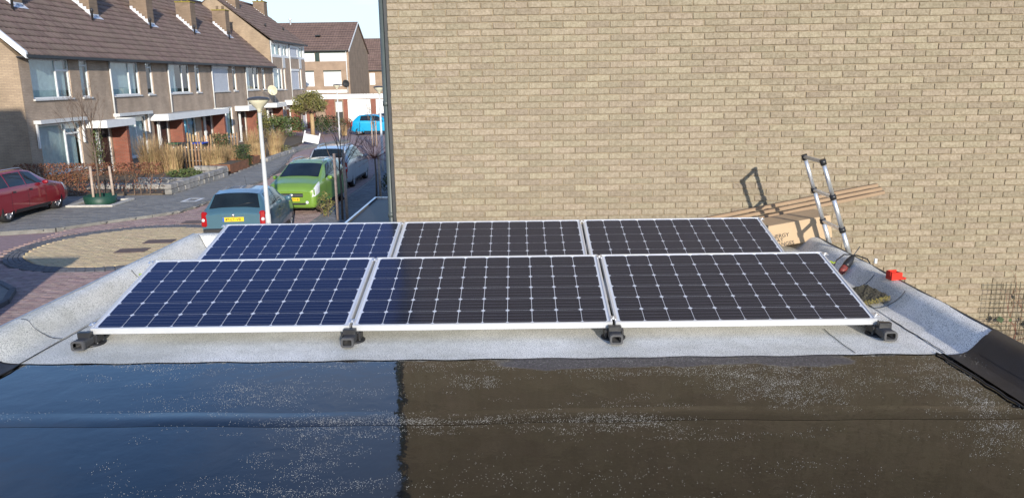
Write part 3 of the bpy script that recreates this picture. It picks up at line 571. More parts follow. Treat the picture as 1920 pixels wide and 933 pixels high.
# bright clamps and the strip between the panels
nclamp = {}
for r, (y0, z0, tl) in enumerate(((4.7436, PZ0, math.radians(12.93)), (6.2414, PZ0-.002, math.radians(12.78)))):
    for x, jn in ((-2.741, 'left end'), (-1.0720, 'left joint'), (0.5967, 'right joint'), (2.266, 'right end')):
        for s, e in ((.035, 'lower'), (.93, 'upper')):
            t = thing('panel_clamp', '%s aluminium clamp at the %s of the %s panel row' % (e, jn, 'front' if r == 0 else 'back'), 'clamp', (x-(.0076 if r else 0), y0+s*math.cos(tl), z0+s*math.sin(tl)+.0015), 0, 'aluminium clamps holding the panels'); t.rotation_euler = (tl, 0, 0)
            b = MB(); b.bbox(-.018, .018, -.022, .022, 0, .004, .0012); b.build('plate', M['alu'], t)
            b = MB(); b.lathe([(.007, .004), (.007, .011), (.004, .012)], (0, 0, 0), 6, smooth=False); b.build('bolt', M['steel'], t)
    
# ------------------------------------------------------------------ neighbouring house with the big brick wall
hs_ = thing('brick_house', 'tall house whose yellow brown brick end wall fills the background', 'house')
HX0, HX1, HY1, HE = -1.24, 11.0, 17.0, 6.45
rx_ = (HX0+HX1)/2; rz_ = HE+(rx_-HX0)*0.82
b = MB(); b.box(HX0+.004, HX1, WY+.0058, HY1, -0.02, HE); o = b.build('mortar_wall', M['mortar'], hs_)
b = MB(); b.prism([(HX0+.004, HE), (HX1, HE), (rx_, rz_)], 'y', WY+.008, HY1); b.build('gable_wall', M['gable'], hs_)
b = MB()
for sx in (-1, 1):
    e = HX0-.35 if sx < 0 else HX1+.35; ez = HE-.30
    b.v += [(e, WY-.12, ez), (e, HY1+.1, ez), (rx_, HY1+.1, rz_+.02), (rx_, WY-.12, rz_+.02), (e, WY-.12, ez+.16), (e, HY1+.1, ez+.16), (rx_, HY1+.1, rz_+.2), (rx_, WY-.12, rz_+.2)]
    n = len(b.v)-8
    for f in ((0, 3, 2, 1), (4, 5, 6, 7), (0, 1, 5, 4), (1, 2, 6, 5), (2, 3, 7, 6), (3, 0, 4, 7)): b.face([n+i for i in f])
fixn(b.build('roof', M['tilebase'], hs_))
BWD, BHT = 0.226, 0.0632
def brick_variant(k):
    q = random.Random(100+k); L_, H_, D_ = BWD-.0105, BHT-.0095, .03; b = MB()
    xs = [-L_/2, -L_/2+.006, -L_/6, L_/6, L_/2-.006, L_/2]; zs = [-H_/2, -H_/2+.005, H_/2-.005, H_/2]; nx, nz = len(xs)-1, len(zs)-1
    for j in range(nz+1):
        for i in range(nx+1):
            x, z = xs[i], zs[j]; y = q.uniform(-.0019, .0013); e = i in (0, nx) or j in (0, nz)
            if i in (0, nx): x += q.uniform(-.002, .0015)*(1 if i else -1)
            elif i in (2, 3): x += q.uniform(-.012, .012)
            if j in (0, nz): z += q.uniform(-.002, .0012)*(1 if j else -1)
            else: z += q.uniform(-.0025, .0025)
            b.v.append((x, y+(.0026 if e else 0), z))
    for j in range(nz):
        for i in range(nx):
            a = j*(nx+1)+i; b.face((a, a+1, a+nx+2, a+nx+1))
    per = [i for i in range(nx+1)]+[(j+1)*(nx+1)-1 for j in range(1, nz+1)]+[nz*(nx+1)+i for i in range(nx-1, -1, -1)]+[j*(nx+1) for j in range(nz-1, 0, -1)]
    n = len(b.v); b.v += [(b.v[i][0], D_, b.v[i][2]) for i in per]; k_ = len(per)
    for i in range(k_): j = (i+1) % k_; b.face((per[j], per[i], n+i, n+j))
    return b
BV = [brick_variant(k) for k in range(14)]; BME = [v.mesh('brick', M['brick']) for v in BV]
BR = random.Random(3); bl = []
for r in range(int(HE/BHT)):
    z = (r+.5)*BHT; off = (.5 if r % 2 else 0)*BWD+BR.uniform(-.004, .004)
    for c_ in range(0, 42):
        x = HX0+BWD*.5+c_*BWD+off-.0; s = 1.0
        if r % 2 and c_ == 0:
            bl.append((HX0+BWD*.25-.001, z, .46, r))
        if x+BWD/2 > 8.3: continue
        bl.append((x+BR.uniform(-.002, .002), z, 1.0, r))
bl.sort(key=lambda q: (q[0]-.8)**2+(q[1]-3.4)**2 if q[1] > 2.8 else 99)
rest = MB()
for i, (x, z, s, r) in enumerate(bl):
    k = BR.randrange(14); dy = BR.uniform(-.0016, .0014); dz = BR.uniform(-.0014, .0014); ry = BR.gauss(0, .004)
    if i < 300: inst('brick', BME[k], hs_, (x, WY-.004+dy, z+dz), (BR.gauss(0, .01), ry, BR.gauss(0, .004)), (s, 1, 1))
    else:
        n = len(rest.v); v = BV[k]; rest.r = BR.random()*.98+.01; rest.v += [(x+p[0]*s, WY-.004+dy+p[1], z+dz+p[2]-p[0]*ry) for p in v.v]
        for f, sm in zip(v.f, v.sm): rest.face([n+i_ for i_ in f], sm)
rest.build('brickwork', M['brick'], hs_, kind='stuff')
# dark sheet painted as side wall shade, rain pipe at the street corner
b = MB(); b.tube([(HX0-.062, WY+.10, HE-.2), (HX0-.062, WY+.10, 2.62), (HX0-.062, WY+.04, 2.5)], .029, 12); dp = b.build('rain_pipe', M['zinc'], hs_)
for z in (2.78, 3.9, 5.2):
    b = MB(); b.tube([(HX0-.062, WY+.10, z), (HX0-.062, WY+.10, z+.05)], .035, 12); b.box(HX0-.06, HX0+.01, WY+.115, WY+.145, z+.01, z+.04); b.build('pipe_bracket', M['zinc'], dp)
b = MB(); b.box(HX0-.03, HX0+.001, WY+.01, HY1, -0.02, HE-.05); b.build('side_shade_sheet', M['darktrim'], hs_)
# flat porch roof on the street side
pr_ = thing('porch_roof', 'low dark flat porch roof with a pale edge beside the brick wall', 'porch', (0, 0, 0))
b = MB(); b.box(-2.03, HX0-.035, 7.95, 11.1, 2.36, 2.49); b.build('deck', M['bitumen'], pr_)
b = MB(); b.box(-2.06, -2.03, 7.93, 11.13, 2.30, 2.515); b.box(-2.03, HX0-.035, 11.1, 11.13, 2.30, 2.515); b.build('edge_trim', M['alu'], pr_)
b = MB(); b.box(-1.62, HX0-.12, 7.96, 8.9, 2.49, 2.535); b.build('white_felt', M['mineral'], pr_)
for x, y in ((-1.98, 8.0), (-1.98, 11.05)):
    b = MB(); b.box(x-.04, x+.04, y-.04, y+.04, 0, 2.36); b.build('post', M['darktrim'], pr_)
# ------------------------------------------------------------------ things lying on the roof
# cardboard box propped on the roof edge
bx = thing('cardboard_box', 'long brown cardboard box with black lettering propped by the ladder', 'box', (2.62, 7.16, ZR+.02))
bx.rotation_euler = (0.0, math.radians(-9.0), math.radians(3))
BL, BD, BH = 0.98, 0.36, 0.215
b = MB(); b.bbox(-BL/2-.16, BL/2-.16, 0, BD, .062, .062+BH, .004); b.build('carton', M['card'], bx)
b = MB(); b.box(-BL/2-.155, BL/2-.165, BD/2-.002, BD/2+.002, .062+BH+.0002, .062+BH+.0012); b.build('flap_joint', M['card_dark'], bx)
def letters(txt, size, parent, loc, rot, m, name='lettering', bold=0.0):
    cu = bpy.data.curves.new(name, 'FONT'); cu.body = txt; cu.size = size; cu.extrude = 0.0006; cu.offset = bold
    o = bpy.data.objects.new(name, cu); C.objects.link(o); dg = bpy.context.evaluated_depsgraph_get(); me = bpy.data.meshes.new_from_object(o.evaluated_get(dg))
    bpy.data.objects.remove(o); me.materials.clear(); me.materials.append(m)
    return inst(name, me, parent, loc, rot)
for i, tx in enumerate(('ENERGY', 'THAT', 'CHANGES')):
    letters(tx, .050, bx, (-.262, -.0012, .062+.088-i*.042), (PI/2, 0, 0), M['ink'], bold=.0006)
b = MB(); b.box(.225, .262, -.0015, 0, .062+.155, .062+.185); b.build('print_mark', M['ink'], bx)
# flattened cardboard lengths leaning on the wall behind it
for i, (x0, z0, x1, z1, y, s) in enumerate(((1.75, 2.745, 3.55, 3.085, 7.70, 'topmost brown cardboard strip leaning along the brick wall'), (1.80, 2.715, 3.57, 3.055, 7.655, 'middle brown cardboard strip leaning along the brick wall'), (1.85, 2.68, 3.58, 3.025, 7.61, 'lowest brown cardboard strip leaning along the brick wall, nearest the box'))):
    a = math.atan2(z1-z0, x1-x0); L_ = math.hypot(x1-x0, z1-z0); t = thing('cardboard_strip', s, 'cardboard', (x0, y, z0), 0, 'cardboard strips behind the box'); t.rotation_euler = (0, -a, 0)
    b = MB(); b.box(0, L_, -.020, .018, -.010, .0); b.box(0, L_, -.023, -.020, -.030, .0005); b.build('folded_sheet', M['card_dark'], t)
    b = MB(); b.box(0, L_, -.0235, -.0232, -.018, -.0165); b.build('crease', M['card'], t)
# telescopic ladder standing outside the roof edge
ld = thing('telescopic_ladder', 'telescopic aluminium ladder leaning on the right roof edge', 'ladder', (0, 0, 0))
def LP(z, y): return (2.575-(z-3.42)*0.352, y, z)
YA, YBn = 7.03, 6.60
for y in (YA, YBn):
    secs = [3.43, 3.14, 2.855, 2.57, 2.285, 2.0, 1.715, 1.43, 1.145, .86, .575, .29, 0.0]
    for k in range(len(secs)-1):
        b = MB(); b.tube([LP(secs[k], y), LP(secs[k+1], y)], .0185+.0013*k, 14); b.build('stile_section', M['alu'], ld)
        if k: b = MB(); p = Vector(LP(secs[k], y)); q = Vector(LP(secs[k]-.035, y)); b.tube([p+(p-q)*.15, q], .0255+.0013*k, 14); b.build('collar', M['black'], ld)
    b = MB(); p = Vector(LP(3.445, y)); q = Vector(LP(3.40, y)); b.tube([p, q], .026, 14); b.build('end_cap', M['black'], ld)
for k, z in enumerate((3.425, 3.125, 2.84, 2.555, 2.27, 1.985, 1.70, 1.415, 1.13, .845, .56, .275)):
    b = MB(); x, _, _ = LP(z, 0); b.bbox(x-.017, x+.017, YBn+.01, YA-.01, z-.014, z+.014, .006); b.build('rung', M['alu'] if k else M['steel'], ld)
# cable over the edge with green and yellow end
cb_ = thing('cable', 'black cable with green yellow end over the right roof edge', 'cable', (0, 0, 0))
b = MB(); b.tube([(2.30, 5.72, ZR+.26), (2.38, 5.80, ZR+.22), (2.46, 5.95, ZR+.16), (2.55, 6.12, ZR+.165), (2.65, 6.22, ZR+.19), (2.74, 6.20, ZR+.185), (2.80, 6.13, ZR+.17), (2.83, 6.08, ZR+.10), (2.84, 6.05, ZR-.2)], .0055, 8); b.build('black_sheath', M['black'], cb_)
M['gy'] = mat('green_yellow_wire', (0.42, 0.55, 0.03), 0.4, 0.3, 60)
b = MB(); b.tube([(2.24, 5.66, ZR+.235), (2.30, 5.71, ZR+.255), (2.36, 5.74, ZR+.245)], .0058, 8); b.tube([(2.25, 5.66, ZR+.222), (2.31, 5.70, ZR+.236), (2.38, 5.74, ZR+.24)], .005, 8); b.build('earth_wire', M['gy'], cb_)
b = MB(); b.bbox(2.825, 2.845, 6.05, 6.07, ZR+.15, ZR+.19, .003); b.build('edge_clip', M['white'], cb_)
wl = thing('earth_wire_loop', 'thin green yellow wire loop at the left front panel corner', 'wire', (-2.80, 5.72, ZR+.02))
b = MB(); b.tube([(-.02+.06*math.cos(a)*(1+.1*math.sin(3*a)), .03*math.sin(a), .20+.012*math.sin(2*a)) for a in [i*.35 for i in range(17)]], .003, 6); b.build('wire', M['gy'], wl)
# hand tool
M['toolred'] = mat('dark_red_grip', (0.05, 0.02, 0.02), 0.5, 0, 40, col2=(0.30, 0.05, 0.035))
tl_ = thing('hand_tool', 'black and red hand tool with thin shaft on the right upstand', 'tool', (2.655, 6.17, ZR+.085)); tl_.rotation_euler = (math.radians(-8), math.radians(-38), math.radians(33))
b = MB(); b.lathe([(.001, -.07), (.022, -.07), (.028, -.05), (.028, -.005), (.026, 0)], (0, 0, .02), 14, axis='x'); b.build('grip', M['toolred'], tl_)
b = MB(); b.lathe([(.027, 0), (.030, .02), (.030, .06), (.022, .10), (.012, .125), (.007, .13)], (0, 0, .02), 14, axis='x'); b.build('housing', M['black'], tl_)
b = MB(); b.tube([(.125, 0, .02), (.23, 0, .024)], .004, 8); b.build('shaft', M['plastic_grey'], tl_)
# red plastic box on the edge
rb = thing('red_box', 'small red open plastic box on the right roof edge', 'plastic box', (2.765, 5.60, ZR+.142), .25)
b = MB()
for (x0, x1, y0, y1, z0, z1) in ((-.045, .045, -.032, .032, 0, .004), (-.045, -.041, -.032, .032, .004, .062), (.041, .045, -.032, .032, .004, .05), (-.041, .041, -.032, -.028, .004, .055), (-.041, .041, .028, .032, .004, .062)): b.box(x0, x1, y0, y1, z0, z1)
b.build('tray', M['red'], rb); b = MB(); b.bbox(.047, .085, -.028, .02, -.003, .012, .003); b.bbox(-.05, -.046, -.02, .02, .03, .066, .001); b.build('hinged_lid', M['red'], rb)
# mossy slab
sl = thing('mossy_slab', 'dark square slab with yellow moss on its front edge', 'slab', (2.475, 5.49, ZR+.026), .10); sl.rotation_euler = (0, -.17, .10)
def slabtop(u, v):
    return (-.15+u*.30, -.15+v*.32, .030+.004*math.sin(u*23)*math.sin(v*19)+R.uniform(-.002, .004))
b = MB(); b.grid(slabtop, 22, 22, smooth=False); b.build('weathered_top', M['moss'], sl)
b = MB(); b.box(-.148, .148, -.148, .168, 0, .027); b.build('core', M['moss'], sl)
M['moss2'] = mat('bright_moss', (0.09, 0.075, 0.025), 0.95, 0, 60, col2=(0.30, 0.25, 0.08), bump=0.8, bscale=120)
b = MB(); q = random.Random(4)
for i in range(260):
    x = q.uniform(-.15, .15); z = q.uniform(.002, .034); r_ = q.uniform(.003, .006); y = -.150+q.uniform(-.004, .012); b.lathe([(.0005, -r_), (r_*.8, -r_*.5), (r_, 0), (r_*.7, r_*.6), (.0005, r_)], (x, y, z), 5)
b.build('moss_edge', M['moss2'], sl, kind='stuff')
b = MB(); b.bbox(-.03, .03, -.016, .016, 0, .02, .004); o = b.build('rubber_block', M['black'], label='small black rubber block beside the mossy slab', cat='rubber block'); o.location = (2.615, 5.62, ZR+.035); o.rotation_euler = (0, -.55, .4)
# garden wire trellis against the wall, with a bare climber
M['wire'] = mat('rusty_olive_wire', (0.11, 0.09, 0.05), 0.7, 0.3, 15)
tr_ = thing('wire_trellis', 'square wire mesh trellis standing against the brick wall at right', 'trellis', (4.80, 7.70, 0))
for i in range(16):
    b = MB(); b.tube([(i*.048, 0, .35), (i*.048, 0, 2.06)], .0024, 5); b.build('upright_wire', M['wire'], tr_)
for i in range(35):
    b = MB(); b.tube([(-.01, -.005, .38+i*.0485), (.75, -.005, .38+i*.0485)], .0024, 5); b.build('cross_wire', M['wire'], tr_)
def branchy(b, p, d, ln, r, depth, q, spread=.5, upw=.15, kids=(2, 3), shrink=.72, seg=3):
    pts = [Vector(p)]; dd = Vector(d).normalized()
    for i in range(seg):
        dd = (dd+Vector((q.gauss(0, .12), q.gauss(0, .12), q.gauss(0, .08)+upw*.2))).normalized(); pts.append(pts[-1]+dd*(ln/seg))
    b.tube(pts, [r*(1-.45*i/seg) for i in range(seg+1)], 6 if r > .012 else 4, caps=False)
    if depth <= 0: return [pts[-1]]
    ends = []
    for k in range(q.randint(*kids)):
        a = q.uniform(0, 6.28); o = dd.orthogonal().normalized(); o = Matrix.Rotation(a, 3, dd) @ o
        nd = (dd+o*spread*q.uniform(.6, 1.4)+Vector((0, 0, upw))).normalized(); st_ = pts[q.randint(max(1, seg-1), seg)]
        ends += branchy(b, st_, nd, ln*shrink*q.uniform(.75, 1.2), r*.58, depth-1, q, spread, upw, kids, shrink, seg)
    return ends
cl = thing('bare_climber', 'tangled bare reddish climber growing through the wire trellis', 'climber', (5.08, 7.66, 0))
b = MB(); q = random.Random(9); M['redtwig'] = mat('reddish_twig', (0.20, 0.07, 0.045), 0.8, 0.3, 20)
for k in range(5): branchy(b, (q.uniform(-.15, .15), 0, .6+.2*k), (q.uniform(-.4, .4), q.uniform(-.1, .1), 1), .35, .006, 3, q, .7, .05)
b.build('stems', M['redtwig'], cl)
b = MB()
for k in range(10):
    x, y, z = q.uniform(-.2, .25), q.uniform(-.06, .03), q.uniform(1.2, 2.0); s = q.uniform(.012, .03); n = Vector((q.gauss(0, 1), q.gauss(0, 1), q.gauss(0, 1))).normalized(); u = n.orthogonal()*s; v = n.cross(u); p = Vector((x, y, z)); b.quad(p-u-v, p+u-v, p+u+v, p-u+v)
b.build('withered_leaves', M['leaf_d'], cl)
# ------------------------------------------------------------------ row of houses across the street
XF = -19.0; B0 = 30.92; HW = 6.22
def wallface(b, y0, y1, z0, z1, ops, x=0.0, reveal=.10):
    ys = sorted(set([y0, y1]+[o[0] for o in ops]+[o[1] for o in ops])); zs = sorted(set([z0, z1]+[o[2] for o in ops]+[o[3] for o in ops]))
    for i in range(len(ys)-1):
        for j in range(len(zs)-1):
            cy, cz = (ys[i]+ys[i+1])/2, (zs[j]+zs[j+1])/2
            if any(o[0] < cy < o[1] and o[2] < cz < o[3] for o in ops): continue
            b.quad((x, ys[i], zs[j]), (x, ys[i+1], zs[j]), (x, ys[i+1], zs[j+1]), (x, ys[i], zs[j+1]))
    for (a, c, d, e) in ops:
        b.quad((x, a, d), (x, a, e), (x-reveal, a, e), (x-reveal, a, d)); b.quad((x, c, e), (x, c, d), (x-reveal, c, d), (x-reveal, c, e))
        b.quad((x, a, e), (x, c, e), (x-reveal, c, e), (x-reveal, a, e)); b.quad((x, c, d), (x, a, d), (x-reveal, a, d), (x-reveal, c, d))
def window(parent, y0, y1, z0, z1, x=-.06, splits=(), fr=.07, kind='curtain', sill=True, name='window', transom=None, frm='white'):
    """frame with mullions, panes behind, curtain and dim room"""
    b = MB(); d0, d1 = x-.05, x+.02
    b.box(d0, d1, y0, y1, z1-fr, z1); b.box(d0, d1, y0, y1, z0, z0+fr); b.box(d0, d1, y0, y0+fr, z0+fr, z1-fr); b.box(d0, d1, y1-fr, y1, z0+fr, z1-fr)
    cuts = [y0+fr]+list(splits)+[y1-fr]
    for s in splits: b.box(d0, d1, s-fr/2, s+fr/2, z0+fr, z1-fr)
    if transom:
        i, zt = transom; a = cuts[i]+(fr/2 if i else 0); c = cuts[i+1]-(fr/2 if i+2 < len(cuts) else 0); b.box(d0, d1, a, c, zt-fr/2, zt+fr/2)
    w_ = b.build(name, M[frm], parent)
    for i in range(len(cuts)-1):
        g = MB(); a, c = cuts[i]+(fr/2 if i else 0), cuts[i+1]-(fr/2 if i+2 < len(cuts) else 0); g.quad((x-.02, a, z0+fr), (x-.02, c, z0+fr), (x-.02, c, z1-fr), (x-.02, a, z1-fr)); g.build('pane', M['glass'], w_)
    if sill: g = MB(); g.bbox(x-.05, x+.14, y0-.04, y1+.04, z0-.07, z0-.002, .008); g.build('sill', M['offwhite'], w_)
    g = MB(); g.box(x-.60, x-.55, y0, y1, z0, z1); g.build('room_back', M['room'], w_)
    if kind == 'curtain':
        g = MB(); n = 90; g.grid(lambda u, v: (x-.15+.012*math.sin(u*(y1-y0)*70), y0+fr+u*(y1-y0-2*fr), z0+fr*.8+v*(z1-z0-2*fr)), n, 1); g.build('curtain', M['curtain'], w_)
    elif kind == 'half':
        g = MB(); g.grid(lambda u, v: (x-.15+.012*math.sin(u*30), y0+fr+u*(y1-y0-2*fr)*.45, z0+fr+v*(z1-z0-2*fr)), 40, 1); g.build('curtain', M['curtain'], w_)
        g = MB(); g.bbox(x-.45, x-.25, y0+.9, y0+1.3, z0+.02, z0+.5, .05); g.bbox(x-.4, x-.3, y0+1.6, y0+1.8, z0+.02, z0+.35, .04); g.build('ornament', M['offwhite'], w_)
    return w_
def shutter(parent, y0, y1, z0, z1, x=-.03):
    b = MB(); n = int((z1-z0-.16)/.055)
    for i in range(n): z = z0+.005+i*.055; b.box(x-.012, x+.006, y0+.04, y1-.04, z, z+.05)
    w_ = b.build('roller_shutter', M['shutter'], parent)
    b = MB(); b.box(x-.03, x+.09, y0, y1, z1-.17, z1); b.box(x-.03, x+.02, y0, y0+.04, z0, z1-.17); b.box(x-.03, x+.02, y1-.04, y1, z0, z1-.17); b.build('shutter_case', M['white'], w_)
    b = MB(); b.bbox(x-.02, x+.11, y0-.04, y1+.04, z0-.07, z0-.002, .008); b.build('sill', M['offwhite'], w_)
def tile_mesh(wd, ln):
    b = MB(); prof = [(0, .0), (.18, .004), (.40, .004), (.55, .018), (.72, .034), (.88, .018), (1.0, .004)]
    k = len(prof)
    b.v = [(p[0]*wd, 0, p[1]+.030) for p in prof]+[(p[0]*wd, ln+.02, p[1]) for p in prof]+[(p[0]*wd, 0, p[1]-.004) for p in prof]
    for i in range(k-1): b.face((i, i+1, k+i+1, k+i), True); b.face((2*k+i, 2*k+i+1, i+1, i))
    return b
def roof_slope(parent, y0, y1, ex, ez, rx, rz, tw=.30, tl=.40, keep=0, name='roof'):
    """tiled front slope; x = away from ridge. returns nothing"""
    run = math.hypot(ex-rx, rz-ez); a = math.atan2(rz-ez, ex-rx); nr = int(run/tl); nc = max(1, round((y1-y0)/tw)); tw_ = (y1-y0)/nc
    tmb = tile_mesh(tw_*1.02, tl); ux, uz = -math.cos(a), math.sin(a); nx, nz = math.sin(a), math.cos(a)
    b = MB(); b.v = [(ex, y0, ez-.05), (ex, y1, ez-.05), (rx, y1, rz-.05), (rx, y0, rz-.05), (ex, y0, ez), (ex, y1, ez), (rx, y1, rz), (rx, y0, rz)]
    for f in ((3, 2, 1, 0), (4, 5, 6, 7), (0, 1, 5, 4), (1, 2, 6, 5), (2, 3, 7, 6), (3, 0, 4, 7)): b.face(f)
    base = b.build(name, M['tilebase'], parent); fixn(base)
    me = tmb.mesh('tile', M['tile']); st_ = MB(); q = random.Random(int(y0*10)+3)
    # tile local frame: x along the eaves (world -y so the faces look outwards), y up the slope, z off the slope
    Mx = Matrix(((0, ux, nx, 0), (1, 0, 0, 0), (0, uz, nz, 0), (0, 0, 0, 1)))
    cnt = 0
    for r in range(nr):
        for c_ in range(nc):
            s = r*tl-.03; off = .004+q.uniform(-.004, .006); p = Vector((ex+ux*s+nx*off, y0+c_*tw_, ez+uz*s+nz*off)); Mt = Matrix.Translation(p) @ Mx
            if cnt < keep:
                o = bpy.data.objects.new('tile', me); C.objects.link(o); o.parent = base; o.matrix_local = Mt; cnt += 1
            else:
                n = len(st_.v); st_.r = q.random()*.98+.01; st_.v += [tuple(Mt @ Vector(v)) for v in tmb.v]
                for f, sm in zip(tmb.f, tmb.sm): st_.face([n+i for i in f], sm)
    if st_.v: st_.build('tiling', M['tile'], base, kind='stuff')
    b = MB(); b.tube([(rx, y0, rz+.02), (rx, y1, rz+.02)], .11, 10); b.build('ridge_tiles', M['tile'], base)
    return base
def chimney(parent, x, y, zb, zt, wy=.80, wx=.95, lichen=False, slope=.90):
    b = MB(); b.box(x-wx, x, y-wy/2, y+wy/2, zb-.2, zt); c_ = b.build('chimney', M['chim'], parent)
    b = MB(); b.bbox(x-wx-.04, x+.04, y-wy/2-.04, y+wy/2+.04, zt, zt+.08, .015); b.build('chimney_cap', M['moss_y'] if lichen else M['chim'], c_)
    for k in range(2): b = MB(); b.lathe([(.09, 0), (.08, .22), (.10, .24), (.10, .27)], (x-wx*.3-k*.4, y, zt+.08), 12); b.build('chimney_pot', M['chim'], c_)
    b = MB(); n = 6
    for i in range(n):
        xx = x-wx*i/n; zz = zb+slope*(x-xx)+.02; b.box(xx-wx/n, xx, y-wy/2-.012, y-wy/2-.002, zz-.04+.0, zz+slope*wx/n+.17)
    b.box(x+.002, x+.012, y-wy/2-.02, y+wy/2+.02, zb-.12, zb+.14)
    b.v += [(x+.20, y-wy/2-.14, zb-.10), (x+.20, y+wy/2+.1, zb-.10), (x+.0, y+wy/2+.1, zb+.075), (x+.0, y-wy/2-.14, zb+.075)]; n = len(b.v); b.face((n-4, n-3, n-2, n-1)); b.build('lead_flashing', M['lead'], c_)
def vent(parent, x, y, z):
    b = MB(); b.lathe([(.05, -.15), (.05, .28), (.085, .30), (.085, .40), (.03, .46)], (x, y, z), 10); b.build('vent_pipe', M['hw'], parent)
def canopy(parent, y0, y1, z0=2.28, z1=2.60, out=.95):
    b = MB(); b.box(.004, out-.03, y0+.03, y1-.03, z0+.04, z1-.03); c_ = b.build('canopy', M['offwhite'], parent)
    b = MB(); b.box(out-.03, out, y0, y1, z0, z1); b.box(.004, out-.03, y0, y0+.03, z0, z1); b.box(.004, out-.03, y1-.03, y1, z0, z1); b.build('fascia', M['white'], c_)
def downpipe(parent, y, z0, z1, x=.07):
    b = MB(); b.tube([(x, y, z0), (x, y, z1)], .04, 10); b.build('downpipe', M['offwhite'], parent)
def front_door(parent, y0, y1, z0=.15, z1=2.25, m='door_dark', x=-.06):
    b = MB(); b.box(x-.05, x+.03, y0, y0+.07, z0, z1); b.box(x-.05, x+.03, y1-.07, y1, z0, z1); b.box(x-.05, x+.03, y0+.07, y1-.07, z1-.07, z1); f = b.build('door_frame', M['white'], parent)
    b = MB(); b.bbox(x-.04, x, y0+.07, y1-.07, z0, z1-.07, .005); d = b.build('door', M[m], parent)
    b = MB(); b.tube([(x+.03, y0+.16, 1.05), (x+.03, y0+.16, 1.3)], .012, 6); b.build('handle', M['steel'], d)
    b = MB(); b.box(x, x+.004, y0+.25, y1-.25, 1.2, 1.9); b.build('door_light', M['carglass'], d)
LB = ['nearest terraced house, at the left edge with the copper hedge before it', 'second terraced house, behind the wheelie bins and picket stakes', 'third terraced house, with ornaments in its upper window', 'fourth terraced house, with the grey roller shutter on its upper window', 'fifth terraced house, joining the taller houses']
ED, EZ, RX, RZ = .35, 5.30, -5.0, 10.10
for n in range(5):
    h = thing('terraced_house', LB[n], 'house', (XF, B0+HW*n, 0), 0, 'row of terraced houses')
    y0 = -.42 if n == 0 else 0.0; y1 = HW
    ops = [(.25, 3.0, 3.62, 5.22), (3.80, 4.50, 3.62, 5.22), (.30, 3.25, .62, 2.60), (4.05, 5.75, .15, 2.27)]
    b = MB(); wallface(b, y0, y1, -.02, 5.30, ops); b.build('front_wall', M['facade'], h)
    if n == 0:
        b = MB(); b.prism([(-.006, -.02), (-.006, 5.25), (RX, 10.0), (-10, 5.25), (-10, -.02)], 'y', y0-.004, y0+.28); fixn(b.build('gable_wall', M['gable'], h))
        b = MB()
        for sx, ex in ((1, .42), (-1, -10.42)):
            b.v += [(ex, y0-.14, 5.16), (ex, y0-.14, 5.42), (RX, y0-.14, 10.24), (RX, y0-.14, 9.96), (ex, y0-.02, 5.16), (ex, y0-.02, 5.42), (RX, y0-.02, 10.24), (RX, y0-.02, 9.96)]; k = len(b.v)-8
            for f in ((0, 1, 2, 3), (7, 6, 5, 4), (0, 4, 5, 1), (1, 5, 6, 2), (2, 6, 7, 3), (3, 7, 4, 0)): b.face([k+i for i in f])
        fixn(b.build('barge_board', M['white'], h))
    if n == 4:
        b = MB(); b.prism([(-.006, -.02), (-.006, 5.25), (RX, 10.0), (-10, 5.25), (-10, -.02)], 'y', y1-.28, y1-.002); fixn(b.build('gable_wall', M['gable'], h))
    b = MB(); b.box(-10.0, -9.8, y0+.3, y1-.3, -.02, 5.3); b.build('rear_wall', M['facade'], h)
    roof_slope(h, y0-(.1 if n == 0 else 0), y1, ED, EZ, RX, RZ, keep=300 if n < 2 else 0)
    b = MB(); b.v = [(RX, y0, RZ), (RX, y1, RZ), (-10.35, y1, EZ), (-10.35, y0, EZ), (RX, y0, RZ-.1), (RX, y1, RZ-.1), (-10.35, y1, EZ-.1), (-10.35, y0, EZ-.1)]
    for f in ((0, 1, 2, 3), (7, 6, 5, 4), (0, 4, 5, 1), (1, 5, 6, 2), (2, 6, 7, 3), (3, 7, 4, 0)): b.face(f)
    fixn(b.build('rear_roof', M['tilebase'], h))
    b = MB(); b.box(ED-.02, ED+.10, y0-.1, y1, EZ-.10, EZ+.01); b.box(0.002, ED-.02, y0-.1, y1, EZ-.10, EZ-.06); b.build('gutter', M['hw'], h)
    chimney(h, -2.05, 3.35, 7.45, 9.25, lichen=(n in (3, 4)))
    vent(h, -1.75, 2.55, 7.35)
    if n == 3: shutter(h, .25, 3.0, 3.62, 5.22)
    else: window(h, .25, 3.0, 3.62, 5.22, splits=(2.05,), transom=(1, 4.75) if n == 0 else None, kind=['curtain', 'curtain', 'half', '', 'half'][n])
    window(h, 3.80, 4.50, 3.62, 5.22, kind='none' if n % 2 else 'curtain', transom=(0, 4.98))
    window(h, .30, 3.25, .62, 2.60, splits=(2.15,), kind='curtain', transom=(1, 2.15) if n == 0 else None)
    front_door(h, 4.75, 5.75, m='door_dark' if n != 4 else 'white')
    window(h, 4.05, 4.68, .15, 2.27, sill=False, kind='none', name='side_light')
    b = MB(); b.box(.02, .72, 5.86, 6.10, -.02, 2.27); b.build('porch_pier', M['redbrick'], h)
    if n == 2: canopy(h, -2.3, HW+.0, out=.95)
    elif n == 1: canopy(h, 3.75, HW-2.31, out=.95) if False else canopy(h, 3.70, 3.90, out=.95)
    else: canopy(h, 3.72, 6.35)
    if n in (0, 1):
        b = MB(); b.box(.0, .30, .0, 3.45, 2.66, 2.80); b.build('awning_case', M['offwhite'], h)
        for y in (.06, 3.36): b = MB(); b.box(.02, .09, y, y+.08, 1.7, 2.66); b.build('awning_arm', M['white'], h)
    if n > 0: downpipe(h, .05, 2.6, 5.2)
    if n == 0: letters('54', .20, h, (-.054, 5.12, 1.95), (PI/2, 0, PI/2), M['white'], 'house_number')
